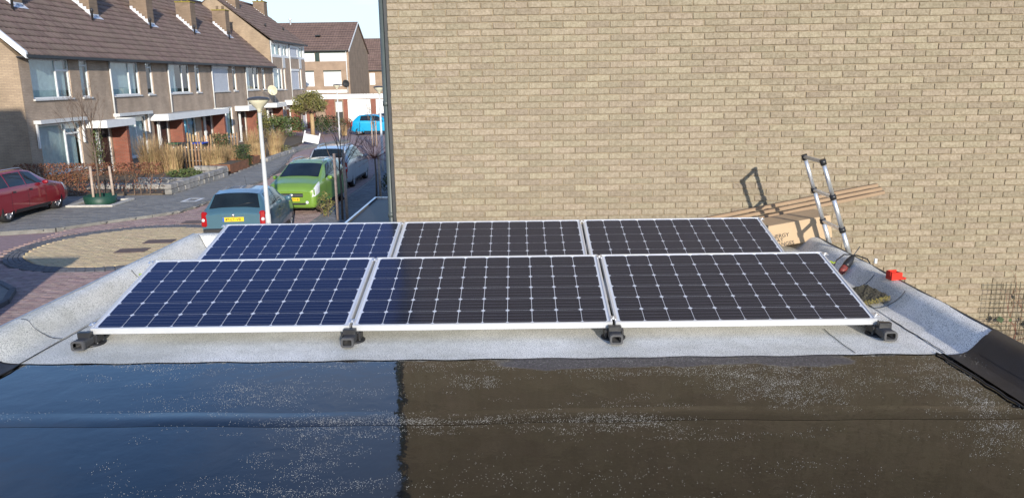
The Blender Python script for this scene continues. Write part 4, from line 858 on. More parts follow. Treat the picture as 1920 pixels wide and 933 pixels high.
# dish on the wall
dsh = thing('satellite_dish', 'cream satellite dish on the wall of the fifth terraced house', 'satellite dish', (-18.2, 59.3, 3.55))
b = MB(); b.lathe([(.001, .06), (.12, .05), (.25, .025), (.36, -.02), (.38, -.03), (.36, -.035), (.25, .01), (.001, .045)], (0, 0, 0), 24, axis='y'); o = b.build('reflector', M['lamp_glass'], dsh); o.rotation_euler = (.25, 0, -.15)
b = MB(); b.tube([(0, .05, 0), (-.4, .1, -.1), (-.78, .12, -.12)], .025, 8); b.tube([(0, .0, -.3), (0, -.38, -.05)], .012, 6); b.build('arm', M['steel'], dsh)

# ------------------------------------------------------------------ taller houses beyond
LT = ['nearer of the two taller row houses, dormer windows under its eaves', 'farther of the two taller row houses, roller shutters on both storeys']
for n in range(2):
    h = thing('tall_house', LT[n], 'house', (XF, 62.05+4.95*n, 0), 0, 'taller row houses')
    W_ = 4.95; ex, ez, rx, rz = .30, 7.30, -4.2, 10.75
    ops = [(.3, 2.7, 3.55, 5.2), (3.1, 3.6, 3.55, 5.2), (.4, 2.6, .6, 2.4), (3.1, 4.4, .15, 2.27)]
    b = MB(); wallface(b, 0, W_, -.02, 6.05, ops); b.build('front_wall', M['facade'], h)
    b = MB(); wallface(b, 0, W_, 6.05, 7.3, [(.25, 2.6, 6.2, 7.1), (3.0, 4.6, 6.2, 7.1)], x=.02); b.build('dormer_band', M['white'], h)
    b = MB()
    for yy in ((0.002,) if n == 0 else (W_-.25,)): b.prism([(-.006, -.02), (-.006, 7.25), (rx, 10.65), (-8.4, 7.25), (-8.4, -.02)], 'y', yy, yy+.248)
    fixn(b.build('gable_wall', M['gable'], h))
    b = MB(); b.box(-8.4, -8.2, .25, W_-.25, -.02, 7.3); b.build('rear_wall', M['facade'], h)
    roof_slope(h, 0, W_+(.1 if n else 0), ex, ez, rx, rz, tl=.42)
    b = MB(); b.v = [(rx, 0, rz), (rx, W_, rz), (-8.7, W_, ez), (-8.7, 0, ez), (rx, 0, rz-.1), (rx, W_, rz-.1), (-8.7, W_, ez-.1), (-8.7, 0, ez-.1)]
    for f in ((0, 1, 2, 3), (7, 6, 5, 4), (0, 4, 5, 1), (1, 5, 6, 2), (2, 6, 7, 3), (3, 7, 4, 0)): b.face(f)
    fixn(b.build('rear_roof', M['tilebase'], h))
    b = MB(); b.box(ex-.02, ex+.10, 0, W_, ez-.10, ez+.01); b.build('gutter', M['hw'], h)
    chimney(h, -2.9, 2.0 if n == 0 else 4.2, 9.55, 10.95, wy=.9, lichen=True, slope=.77); vent(h, -1.2, 3.2, 8.3)
    for (a, c, d, e) in ((.25, 2.6, 6.2, 7.1), (3.0, 4.6, 6.2, 7.1)):
        if n and a < 1: shutter(h, a, c, d, e, x=-.01)
        else: window(h, a, c, d, e, x=-.04, splits=((a+c)/2,), sill=False, kind='curtain')
    if n: shutter(h, .3, 2.7, 3.55, 5.2)
    else: window(h, .3, 2.7, 3.55, 5.2, splits=(1.8,), kind='curtain')
    window(h, 3.1, 3.6, 3.55, 5.2, kind='none'); window(h, .4, 2.6, .6, 2.4, splits=(1.5,)); front_door(h, 3.1, 4.4, m='white')
    b = MB(); b.box(.004, .03, 3.0, 3.7, 5.25, 6.05); b.build('white_panel', M['offwhite'], h)
    b = MB(); b.box(.02, .75, 4.45, 4.68, -.02, 2.27); b.build('porch_pier', M['redbrick'], h); canopy(h, 2.9, 4.9, 2.30, 2.68); downpipe(h, .06, 2.6, 7.2)
# ------------------------------------------------------------------ house facing down the street, and one behind it
def facing_house(name, label, x0, x1, y0, y1, ez, rz, wins, m='facadeC'):
    h = thing(name, label, 'house', (x1, y0, 0)); W_ = x1-x0; D_ = y1-y0
    b = MB(); b.box(-W_, 0, 0, D_, -.02, ez); b.build('wall', M[m], h)
    b = MB(); b.prism([(0.0, ez), (D_, ez), (D_/2, rz-.1)], 'x', -W_, 0); fixn(b.build('gable_wall', M['facadeC'], h))
    for s in (0, 1):
        b = MB(); ya, yb = (-.35, D_/2) if s == 0 else (D_+.35, D_/2); za = ez-.12
        b.v = [(-W_, ya, za), (.12, ya, za), (.12, yb, rz), (-W_, yb, rz), (-W_, ya, za+.12), (.12, ya, za+.12), (.12, yb, rz+.12), (-W_, yb, rz+.12)]
        for f in ((0, 1, 2, 3), (7, 6, 5, 4), (0, 4, 5, 1), (1, 5, 6, 2), (2, 6, 7, 3), (3, 7, 4, 0)): b.face(f)
        rf = fixn(b.build('roof', M['farroof'], h))
        if s == 0:
            for i in range(12):
                t = i/12; b = MB(); y = ya+(yb-ya)*t; z = za+(rz-za)*t+.12; b.box(-W_, .12, y-.02, y+.02, z, z+.035); b.build('tile_course', M['tile'], rf)
    b = MB(); b.box(.13, .17, -.4, D_/2, 0, .01)
    b.v = []; b.f = []; b.sm = []; b.mi = []; b.rn = []
    b.v = [(.125, -.4, ez-.22), (.125, D_/2, rz-.05), (.125, D_/2, rz+.16), (.125, -.4, ez+.02), (.165, -.4, ez-.22), (.165, D_/2, rz-.05), (.165, D_/2, rz+.16), (.165, -.4, ez+.02)]
    for f in ((0, 1, 2, 3), (7, 6, 5, 4), (0, 4, 5, 1), (1, 5, 6, 2), (2, 6, 7, 3), (3, 7, 4, 0)): b.face(f)
    fixn(b.build('barge_board', M['white'], h))
    b = MB(); b.box(-W_, 0, -.42, -.30, ez-.14, ez-.02); b.build('gutter', M['hw'], h)
    for (a, c, d, e, k) in wins:
        b = MB(); b.box(a-x1, c-x1, -.04, -.004, d, e); f = b.build('window' if k != 'shut' else 'closed_shutter', M['darkgreen'] if k == 'dark' else M['white'], h)
        if k == 'shut':
            b = MB(); b.box(a-x1-.03, c-x1+.03, -.10, -.042, e, e+.14); b.build('shutter_case', M['darkgreen'], f)
    return h
M['farroof'] = brickmat('small_brown_roof_tiles', (0.19, 0.125, 0.105), (0.15, 0.10, 0.085), (0.07, 0.05, 0.045), 'xy', .3, .34, .02, offs=0.0)
M['darkgreen'] = mat('dark_green_paint', (0.012, 0.035, 0.028), 0.5, 0.1, 4)
hc = facing_house('facing_house', 'brown house with closed white shutters facing down the street', -27, -17.75, 85, 96, 7.35, 10.45,
    [(-22.9, -21.35, 6.2, 7.05, 'shut'), (-20.8, -17.95, 6.2, 7.05, 'shut'), (-21.3, -20.85, 6.2, 7.1, 'dark'), (-22.75, -21.55, 3.62, 5.12, 'shut'), (-20.5, -18.65, 3.62, 5.12, 'shut'), (-22.9, -18.1, 2.92, 3.22, 'band')])
b = MB(); b.tube([(-.25, -.12, 2.9), (-.25, -.12, 7.2)], .05, 8); b.build('downpipe', M['offwhite'], hc)
b = MB(); b.box(-2.9, -2.4, 1.9, 2.6, 8.65, 8.75); o = b.build('roof_window', M['carglass'], hc); o.location = (-1.0, 0, .25); o.rotation_euler = (0, 0, 0)
b = MB(); b.lathe([(.10, 0), (.10, .5), (.2, .55), (.2, .7)], (-7.3, 5.0, 10.3), 10); b.build('roof_cowl', M['lead'], hc)
facing_house('distant_house', 'distant house with a steep brown roof beside the brick wall', -26, -12, 105, 114, 5.5, 9.6, [(-19.3, -18.6, 3.6, 5.1, 'band')])
d2 = copy_tree(dsh); d2.location = (-18.1, 84.6, 3.9); tag(d2, 'black satellite dish on the brown house facing down the street', 'satellite dish')
for c_ in d2.children:
    c_.data = c_.data.copy(); c_.data.materials.clear(); c_.data.materials.append(M['darktrim'])
# garages in front of it
gr_ = thing('garage_block', 'flat roofed row of garages with white doors at the street end', 'garage')
b = MB(); b.box(-24, -8, 80.0, 84.5, -.02, 2.42); b.build('wall', M['facadeC'], gr_)
b = MB(); b.box(-24.1, -7.9, 79.85, 79.99, 2.38, 2.85); b.build('fascia', M['white'], gr_)
b = MB(); b.box(-24.1, -7.9, 79.99, 84.6, 2.43, 2.80); b.build('roof', M['bitumen'], gr_)
for x0, x1 in ((-17.05, -14.75), (-14.2, -11.9), (-11.3, -9.0)):
    b = MB(); b.box(x0, x1, 79.93, 79.985, .03, 2.30); d = b.build('door', M['white'], gr_)
    b = MB(); b.box(x0+.03, x1-.03, 79.925, 79.93, 2.02, 2.05); b.build('door_joint', M['offwhite'], d); b = MB(); b.box((x0+x1)/2-.08, (x0+x1)/2+.08, 79.90, 79.93, 1.0, 1.04); b.build('handle', M['black'], d)
for x0, x1 in ((-19.35, -18.4), (-17.5, -17.1), (-14.7, -14.25)):
    b = MB(); b.box(x0, x1, 79.95, 79.995, -.01, 2.38); b.build('brick_panel', M['redbrick'], gr_)
b = MB(); b.box(-18.3, -17.6, 79.94, 79.98, .03, 2.2); b.build('side_door', M['door_dark'], gr_)
b = MB(); b.box(-18.28, -17.62, 79.92, 79.94, 1.1, 2.1); b.build('door_light', M['offwhite'], gr_)
# ------------------------------------------------------------------ cars
def crom(P, t):
    n = len(P)-1; t = max(0, min(n-1e-6, t)); i = int(t); f = t-i
    p0, p1, p2, p3 = P[max(i-1, 0)], P[i], P[i+1], P[min(i+2, n)]
    return [0.5*((2*b_)+(-a+c)*f+(2*a-5*b_+4*c-d)*f*f+(-a+3*b_-3*c+d)*f**3) for a, b_, c, d in zip(p0, p1, p2, p3)]
def lin(P, t):
    n = len(P)-1; t = max(0, min(n-1e-6, t)); i = int(t); f = t-i
    return [a+(c-a)*f for a, c in zip(P[i], P[i+1])]
class Car:
    """stations: (y, z_low, z_belt, z_top, half_width, half_width_top), front at y = 0"""
    def __init__(s, st): s.st = st
    def u(s, y):
        for i in range(len(s.st)-1):
            a, c = s.st[i][0], s.st[i+1][0]
            if a <= y <= c: return i+(y-a)/(c-a)
        return 0 if y < 0 else len(s.st)-1
    def sec(s, y):
        t = s.u(y); i = int(min(t, len(s.st)-1.000001)); q = lin(s.st, t)
        return q
    def pt(s, y, v):
        _, zl, zb, zt, hw, ht = s.sec(y); hb = zb-zl
        P = [(0, zl), (.82*hw, zl), (.965*hw, zl+.06), (hw*.995, zl+.28*hb), (hw, zl+.62*hb), (.965*hw, zb), (ht+(.965*hw-ht)*.10, zb+.88*(zt-zb)), (ht*.86, zt-.012), (ht*.5, zt+.012), (0, zt+.018)]
        return crom(P, v)
    def P(s, y, v, off=0.0):
        sgn = 1
        if v > 9: v = 18-v; sgn = -1
        x, z = s.pt(y, v)
        if off:
            e = .02; x2, z2 = s.pt(y, min(9, v+e)); x1, z1 = s.pt(y, max(0, v-e)); tx, tz = x2-x1, z2-z1; l = math.hypot(tx, tz) or 1; nx, nz = tz/l, -tx/l
            xa, za = s.pt(max(0, y-.03), v); xb, zb = s.pt(min(s.st[-1][0], y+.03), v); ny = -((xb-xa)*nx+(zb-za)*nz)/.06
            L_ = math.sqrt(1+ny*ny); x += nx*off/L_; z += nz*off/L_; y += ny*off/L_
        return (sgn*x, y, z)
def make_car(name, label, col, st, loc, rz, wheels, wr=.30, plate=None, wagon=False, group='parked cars', rails=False, extras=None, side=(1.25, 2.95), belt=(5.12, 5.98), ws=None, rw=None, hub='spokes', dark_bumper=False):
    t = thing(name, label, 'car', loc, rz, group); c_ = Car(st); L_ = st[-1][0]; pm_ = paint(name+'_paint', col)
    b = MB(); ys = []
    for i in range(len(st)-1):
        k = max(2, int((st[i+1][0]-st[i][0])/.06)); ys += [st[i][0]+(st[i+1][0]-st[i][0])*j/k for j in range(k)]
    ys.append(L_); nv = 72
    for y in ys:
        for j in range(nv+1): b.v.append(c_.P(y, 18*j/nv))
    for i in range(len(ys)-1):
        for j in range(nv): a = i*(nv+1)+j; b.face((a, a+1, a+nv+2, a+nv+1), True)
    b.face(range(nv, -1, -1)); k = (len(ys)-1)*(nv+1); b.face([k+j for j in range(nv+1)])
    body = b.build('body', [pm_, M['trim']], t); fixn(body)
    # wheel arches cut out of the body
    cutters = []
    for wy in wheels:
        m_ = MB(); m_.lathe([(wr+.055, -1.2), (wr+.055, 1.2)], (0, wy, wr+.01), 32, axis='x'); o = m_.build('cutter', M['trim']); fixn(o); cutters.append(o)
        md = body.modifiers.new('arch', 'BOOLEAN'); md.operation = 'DIFFERENCE'; md.object = o; md.solver = 'EXACT'
    dg = bpy.context.evaluated_depsgraph_get(); dg.update(); me = bpy.data.meshes.new_from_object(body.evaluated_get(dg)); body.modifiers.clear(); body.data = me
    for o in cutters: bpy.data.objects.remove(o)
    b = MB(); hw = max(q[4] for q in st); b.box(-hw+.22, hw-.22, .25, L_-.25, .16, .62); b.build('underbody', M['trim'], t)
    def patch(nm, y0, y1, v0, v1, m, off=.006, nu=10, nvv=8, y0b=None, y1b=None, parent=t):
        """quad patch on the body skin; y0b/y1b = ends at the v1 side"""
        p = MB(); ya, yb = (y0 if y0b is None else y0b), (y1 if y1b is None else y1b)
        p.grid(lambda u, v: c_.P((y0+(ya-y0)*v)+((y1+(yb-y1)*v)-(y0+(ya-y0)*v))*u, v0+(v1-v0)*v, off), nu, nvv); return p.build(nm, m, parent)
    patch('windscreen', ws[0], ws[1], 6.55, 11.45, M['carglass'], nvv=16)
    patch('rear_window', rw[0], rw[1], 6.6, 11.4, M['carglass'], nvv=16)
    for sg in (0, 1):
        def V(v): return v if sg == 0 else 18-v
        for (a, e, a2, e2) in side: patch('side_window', a, e, V(belt[0]), V(belt[1]), M['carglass'], y0b=a2, y1b=e2)
        patch('sill_trim', wheels[0]+wr+.08, wheels[1]-wr-.08, V(1.6), V(2.5), M['trim'], .004, 10, 3)
        for dy in [e for (a, e, a2, e2) in side][:-1]: patch('door_handle', dy-.20, dy-.05, V(4.55), V(4.72), M['trim'], .014, 4, 2)
        for dy in [side[0][0]-.02]+[e+.03 for (a, e, a2, e2) in side][:2]: patch('door_gap', dy, dy+.012, V(2.6), V(5.05), M['trim'], .002, 1, 6)
        patch('headlight', .012, .34, V(4.1), V(5.5), M['lens'], .007, 8, 6, y0b=.05, y1b=.50)
        m_ = MB(); m_.bbox(-.075, .075, -.07, .035, -.19, .19, .035); o = m_.build('tail_light', M['tail'], t); o.location = ((1 if sg == 0 else -1)*(c_.sec(L_-.05)[4]-.055), L_-.02, c_.sec(L_-.08)[2]-.12); o.rotation_euler = (.10, 0, (-.25 if sg == 0 else .25))
        m_ = MB(); m_.lathe([(.001, .012), (.04, .008), (.045, 0)], (0, .034, -.02), 12, axis='y'); m_.build('reverse_lamp', M['lens'], o)
        s_ = 1 if sg == 0 else -1; hwm = c_.sec(side[0][0])[4]; zb = c_.sec(side[0][0])[2]
        m_ = MB(); m_.lathe([(.02, -.06), (.085, -.045), (.10, 0), (.085, .05), (.02, .06)], (0, 0, 0), 12, axis='y'); o = m_.build('wing_mirror', pm_, t); o.location = (s_*(hwm+.10), side[0][0]+.10, zb+.05); o.scale = (1, .8, .72)
    def wheel(x, y, s_):
        w_ = MB(); w_.lathe([(wr*.66, -.095), (wr*.94, -.10), (wr, -.075), (wr, .075), (wr*.94, .10), (wr*.66, .095)], (0, 0, 0), 32, axis='x', closed=True); ty = w_.build('tyre', M['tyre'], t); ty.location = (x, y, wr)
        r_ = MB(); r_.lathe([(wr*.67, .08*s_), (wr*.64, .06*s_), (wr*.60, .015*s_), (.001, .0)], (0, 0, 0), 32, axis='x', closed=True); r_.m = 0
        for k in range(5 if hub == 'spokes' else 9):
            a = 2*PI*k/(5 if hub == 'spokes' else 9); ca, sa = math.cos(a), math.sin(a); wd = .035 if hub == 'spokes' else .02
            pts = [(.05, -wd), (.05, wd), (wr*.64, wd*1.3), (wr*.64, -wd*1.3)]; n = len(r_.v)
            r_.v += [(.075*s_, p*ca-q*sa, p*sa+q*ca) for p, q in pts]+[(.03*s_, p*ca-q*sa, p*sa+q*ca) for p, q in pts]
            for f in ((0, 1, 2, 3), (0, 4, 5, 1), (1, 5, 6, 2), (2, 6, 7, 3), (3, 7, 4, 0)): r_.face([n+i for i in f])
        r_.lathe([(.001, .082*s_), (.06, .08*s_), (.065, .05*s_)], (0, 0, 0), 12, axis='x'); r_.build('rim', M['rim'], ty)
        d_ = MB(); d_.lathe([(wr*.64, .020*s_), (.001, .020*s_)], (0, 0, 0), 24, axis='x', closed=True); d_.build('hub_shade', M['trim'], ty)
    for y in wheels:
        for s_ in (-1, 1):
            hww = c_.sec(y)[4]; wheel(s_*(hww-.105), y, s_)
    # ends
    fz = c_.sec(0); b = MB(); b.bbox(-fz[4]*.60, fz[4]*.60, -.014, .02, fz[2]-.135, fz[2]-.015, .012); b.build('grille', M['trim'], t)
    b = MB(); b.bbox(-fz[4]*.72, fz[4]*.72, -.012, .02, fz[1]+.015, fz[1]+.085, .015); b.build('air_intake', M['trim'], t)
    b = MB(); b.bbox(-fz[4]*.60, fz[4]*.60, -.02, -.012, fz[2]-.085, fz[2]-.065, .003); b.lathe([(.001, -.032), (.055, -.028), (.06, -.012)], (0, 0, fz[2]-.075), 16, axis='y'); b.build('badge_bar', M['rim'], t)
    def plate_at(y, z, s_, txt, nm):
        p = thing(nm, '', None, (0, y, z)) if False else None
        b = MB(); b.bbox(-.26, .26, -.006, .006, -.055, .055, .004); pl = b.build('number_plate', M['plate'], t); pl.location = (0, y, z); pl.rotation_euler = (0, 0, 0 if s_ < 0 else PI)
        b = MB(); b.box(-.258, -.215, -.0075, -.006, -.053, .053); b.build('blue_band', M['plate_blue'], pl)
        letters(txt, .098, pl, (-.19, -.0075, -.034), (PI/2, 0, 0), M['ink'], 'plate_text', .001)
    if plate: plate_at(-.022, fz[2]-.205, -1, plate, 'f'); rzc = st[-1]; plate_at(L_+.012, extras.get('rear_plate', .78) if extras else .78, 1, plate, 'r')
    rzc = st[-1]; b = MB(); b.bbox(-rzc[4]*1.0, rzc[4]*1.0, L_-.06, L_+.03, rzc[1]+.0, rzc[1]+.24, .03); b.build('rear_bumper', M['trim'] if dark_bumper else pm_, t)
    b = MB(); b.lathe([(.001, .016), (.04, .012), (.045, 0)], (0, L_, min(rzc[2], .95)+.02), 16, axis='y'); b.build('rear_badge', M['rim'], t)
    for s_ in (-1, 1):
        b = MB(); b.lathe([(.001, -.016), (.045, -.014), (.055, -.004)], (s_*fz[4]*.80, 0, fz[1]+.10), 14, axis='y'); b.build('fog_lamp', M['lens'], t)
        if rails:
            q = [c_.P(y, 7.0, .03) for y in [ws[1]+.15+(rw[0]-ws[1]-.3)*i/8 for i in range(9)]]; b = MB(); b.tube([(s_*p[0], p[1], p[2]+(.03 if 0 < i < 8 else -.02)) for i, p in enumerate(q)], .014, 8); b.build('roof_rail', M['rim'], t)
    b = MB(); b.tube([(.0, ws[1]+.25, st[4][3]-.02), (.0, ws[1]+.55, max(q[3] for q in st)+.28)], .004, 5); b.build('aerial', M['black'], t)
    b = MB(); b.tube([(.02, rw[1]-.02, c_.sec(rw[1])[3]+.03), (-.3, rw[1]-.08, c_.sec(rw[1]-.05)[3]+.05), (-.45, rw[1]-.10, c_.sec(rw[1]-.06)[3]+.05)], .010, 5); b.build('rear_wiper', M['black'], t)
    return t
# front at y=0 in local space; +y is the tail
hatch = [(0, .30, .70, .74, .62, .54), (.05, .22, .78, .83, .75, .66), (.25, .20, .90, .96, .80, .70), (.62, .19, .97, 1.05, .81, .70), (.76, .19, .99, 1.10, .815, .69), (1.50, .19, 1.02, 1.46, .82, .60), (1.9, .19, 1.03, 1.545, .82, .60), (2.6, .20, 1.05, 1.54, .82, .595), (3.12, .22, 1.06, 1.47, .81, .58), (3.42, .25, 1.05, 1.20, .79, .64), (3.55, .29, .99, 1.06, .77, .68), (3.64, .34, .93, .97, .73, .64)]
SW = [(1.05, 2.08, 1.58, 2.08), (2.14, 2.98, 2.14, 2.90)]
# green hatchback, nose towards the roof
make_car('green_hatchback', 'lime green hatchback with silver roof rails parked nose towards the roof', (0.175, 0.31, 0.045), hatch, (-7.14, 24.35, 0.03), math.radians(-4.0), (.68, 3.02), .29, '25-NDV-8', ws=(.80, 1.52), rw=(3.06, 3.44), side=SW, rails=True)
# blue hatchback, tail towards the roof: turned round
old = [(0, .28, .62, .66, .58, .50), (.06, .22, .68, .72, .74, .62), (.35, .19, .78, .83, .80, .68), (.95, .19, .90, .95, .82, .68), (1.10, .19, .92, 1.0, .82, .66), (1.75, .19, .95, 1.36, .82, .57), (2.2, .19, .96, 1.43, .82, .57), (2.85, .20, .97, 1.42, .82, .565), (3.28, .22, .98, 1.37, .815, .56), (3.56, .26, .97, 1.06, .80, .66), (3.69, .30, .93, .99, .785, .70), (3.77, .34, .88, .92, .75, .67)]
make_car('blue_hatchback', 'teal blue hatchback parked tail towards the roof, behind the lamp post', (0.065, 0.145, 0.19), old, (-7.42, 22.85, 0.03), math.radians(185.0), (.72, 3.19), .29, '49-LT-VB', ws=(1.2, 1.80), rw=(3.26, 3.57), side=[(1.45, 2.35, 1.88, 2.35), (2.42, 3.2, 2.42, 3.1)], dark_bumper=True, extras={'rear_plate': .80})
mpv = [(0, .30, .66, .70, .62, .54), (.06, .22, .72, .76, .78, .66), (.35, .20, .84, .89, .86, .74), (.95, .19, .98, 1.04, .875, .74), (1.10, .19, 1.0, 1.08, .88, .72), (1.85, .19, 1.02, 1.50, .88, .63), (2.3, .19, 1.03, 1.58, .88, .62), (3.2, .20, 1.05, 1.58, .88, .61), (3.9, .22, 1.06, 1.52, .87, .60), (4.15, .25, 1.05, 1.26, .85, .66), (4.30, .29, .99, 1.08, .82, .70), (4.40, .34, .92, .96, .76, .66)]
make_car('silver_estate', 'silver estate car parked beyond the green hatchback', (0.40, 0.42, 0.44), mpv, (-7.38, 34.45, 0.03), math.radians(180), (.85, 3.50), .31, '73-SX-KH', ws=(1.15, 1.85), rw=(3.82, 4.16), side=[(1.5, 2.4, 1.95, 2.4), (2.46, 3.25, 2.46, 3.25), (3.31, 3.95, 3.31, 3.82)], rails=True)
est = [(q[0]*.97, q[1], q[2]*.94, q[3]*.94, q[4]*.98, q[5]*.98) for q in mpv]
make_car('red_estate', 'dark red estate car parked side on at the left edge', (0.26, 0.008, 0.018), est, (-16.32, 26.72, 0.10), math.radians(180), (.82, 3.42), .31, '8-XPB-47', ws=(1.12, 1.8), rw=(3.7, 4.03), side=[(1.45, 2.32, 1.88, 2.32), (2.38, 3.15, 2.38, 3.15), (3.21, 3.80, 3.21, 3.66)], rails=True)
make_car('cyan_hatchback', 'bright cyan hatchback parked side on at the end of the street', (0.005, 0.34, 0.60), hatch, (-9.15, 61.6, 0.03), math.radians(90), (.62, 3.06), .29, None, ws=(.80, 1.52), rw=(3.06, 3.44), side=SW)
make_car('dark_hatchback', 'dark hatchback half hidden behind the cyan car', (0.02, 0.025, 0.03), old, (-8.4, 66.5, 0.03), math.radians(90), (.72, 3.19), .29, None, ws=(1.2, 1.80), rw=(3.10, 3.52), side=[(1.45, 2.35, 1.88, 2.35), (2.42, 3.1, 2.42, 3.0)])
# ------------------------------------------------------------------ street lamps
def lamp(loc, h, label):
    t = thing('street_lamp', label, 'street lamp', loc, 0, 'pole top street lamps')
    b = MB(); b.tube([(0, 0, 0), (0, 0, 1.0), (0, 0, 1.02), (0, 0, h-.30)], [.066, .064, .054, .042], 16); b.build('pole', M['lamp_post'], t)
    b = MB(); b.lathe([(.045, h-.30), (.05, h-.24), (.09, h-.19), (.18, h-.10), (.24, h-.02), (.245, h)], (0, 0, 0), 28); b.build('bowl', M['lamp_glass'], t)
    b = MB(); b.lathe([(.26, h-.005), (.265, h+.01), (.22, h+.045), (.12, h+.065), (.001, h+.075)], (0, 0, 0), 28); b.build('cap', M['plastic_grey'], t)
    b = MB(); b.bbox(-.05, .05, -.082, -.06, .5, .8, .006); b.build('service_door', M['steel'], t)
lamp((-6.06, 18.6, .03), 3.72, 'nearest street lamp, white pole in front of the blue car')
lamp((-11.95, 52.9, .08), 3.80, 'farthest street lamp, before the house facing down the street')
lamp((-6.22, 36.0, .04), 3.80, 'street lamp half hidden behind the corner of the brick wall')
# ------------------------------------------------------------------ planting and garden things across the street
def leaves(b, c, rx, ry, rz, n, s0, s1, q, shell=.0, flat=False):
    for i in range(n):
        while True:
            p = Vector((q.uniform(-1, 1), q.uniform(-1, 1), q.uniform(-1, 1)))
            if shell < p.length < 1: break
        p = Vector((c[0]+p.x*rx, c[1]+p.y*ry, c[2]+p.z*rz)); s = q.uniform(s0, s1); nrm = Vector((q.gauss(0, 1), q.gauss(0, 1), q.gauss(.4, 1))).normalized(); u = nrm.orthogonal().normalized(); u = Matrix.Rotation(q.uniform(0, 6.28), 3, nrm) @ u; v = nrm.cross(u)
        b.r = q.random()*.98+.01; b.quad(p-u*s, p+v*s*.5, p+u*s, p-v*s*.5)
def boxleaves(b, x0, x1, y0, y1, z0, z1, n, s0, s1, q, fade=0.0):
    for i in range(n):
        p = Vector((q.uniform(x0, x1), q.uniform(y0, y1), z0+(z1-z0)*(q.random()**(1-fade) if fade else q.random()))); s = q.uniform(s0, s1); nrm = Vector((q.gauss(0, 1), q.gauss(0, 1), q.gauss(.2, 1))).normalized(); u = nrm.orthogonal().normalized(); u = Matrix.Rotation(q.uniform(0, 6.28), 3, nrm) @ u; v = nrm.cross(u)
        b.r = q.random()*.98+.01; b.quad(p-u*s, p+v*s*.55, p+u*s, p-v*s*.55)
q = random.Random(21)
# copper beech hedge: trunks bare below, leaves above
for i, (x0, x1, lb) in enumerate(((-18.6, -16.0, 'denser copper beech hedge before the window of the nearest house'), (-15.9, -13.2, 'sparse copper beech hedge right of the staked tree, bare stems below'))):
    t = thing('beech_hedge', lb, 'hedge', ((x0+x1)/2, 28.85, .10), 0, 'copper beech hedges'); hl = (x1-x0)/2
    for k in range(int((x1-x0)/.34)):
        b = MB(); x = -hl+.17+k*.34+q.uniform(-.05, .05); branchy(b, (x, q.uniform(-.06, .06), 0), (q.uniform(-.1, .1), 0, 1), .55, .022, 3, q, .5, .1, shrink=.62); b.build('stem', M['twig'], t)
    b = MB(); boxleaves(b, -hl, hl, -.22, .22, .78 if i else .55, 1.22, 3000 if not i else 1900, .022, .045, q); boxleaves(b, -hl, hl, -.18, .18, .10, .8, 1500 if not i else 420, .02, .05, q); b.build('leaves', M['copper'], t)
# climber by the first front door
t = thing('wall_climber', 'green climbing plant beside the first front door', 'climber', (-18.88, 35.0, .14))
b = MB()
for k in range(5): branchy(b, (.02, q.uniform(-.3, .3), 0), (.05, q.uniform(-.2, .2), 1), .8, .012, 3, q, .5, .2)
b.build('stems', M['twig'], t); b = MB(); leaves(b, (.1, 0, 1.2), .18, .45, 1.0, 420, .03, .06, q); b.build('leaves', M['leaf'], t)
def stone_wall(label, pts, h, n_c, thick=.28, grp='rough stone garden walls'):
    t = thing('stone_wall', label, 'garden wall', (*pts[0], .08), 0, grp); o0 = Vector((*pts[0], 0))
    for i in range(len(pts)-1):
        a, c = Vector((*pts[i], 0)), Vector((*pts[i+1], 0)); d = c-a; ang = math.atan2(d.y, d.x)
        for r in range(n_c):
            s = 0.0
            while s < d.length-.05:
                l = min(q.uniform(.32, .62), d.length-s); mid = a+d.normalized()*(s+l/2)-o0; b = MB(); hh = h/n_c
                b.bbox(-l/2+.008, l/2-.008, -thick/2+q.uniform(-.02, .02), thick/2+q.uniform(-.02, .02), .004, hh-.004, .025); o = b.build('stone', M['stone'], t); o.location = (mid.x, mid.y, r*hh); o.rotation_euler = (q.gauss(0, .02), q.gauss(0, .02), ang+q.gauss(0, .03)); s += l
stone_wall('rough grey stone wall along the first front garden', [(-13.12, 28.95), (-13.0, 34.6)], .40, 2)
stone_wall('rough stone wall piece across the end of the first garden', [(-13.1, 35.0), (-14.6, 35.2)], .42, 2)
stone_wall('loose stone row inside the first garden behind the hedge', [(-17.0, 30.6), (-13.6, 30.4)], .25, 1)
stone_wall('second loose stone row inside the first garden, farther back', [(-15.6, 31.9), (-13.5, 31.6)], .32, 1)
stone_wall('low stone edging of the far gardens beside the pavement', [(-13.15, 40.6), (-13.3, 46.6)], .20, 1)
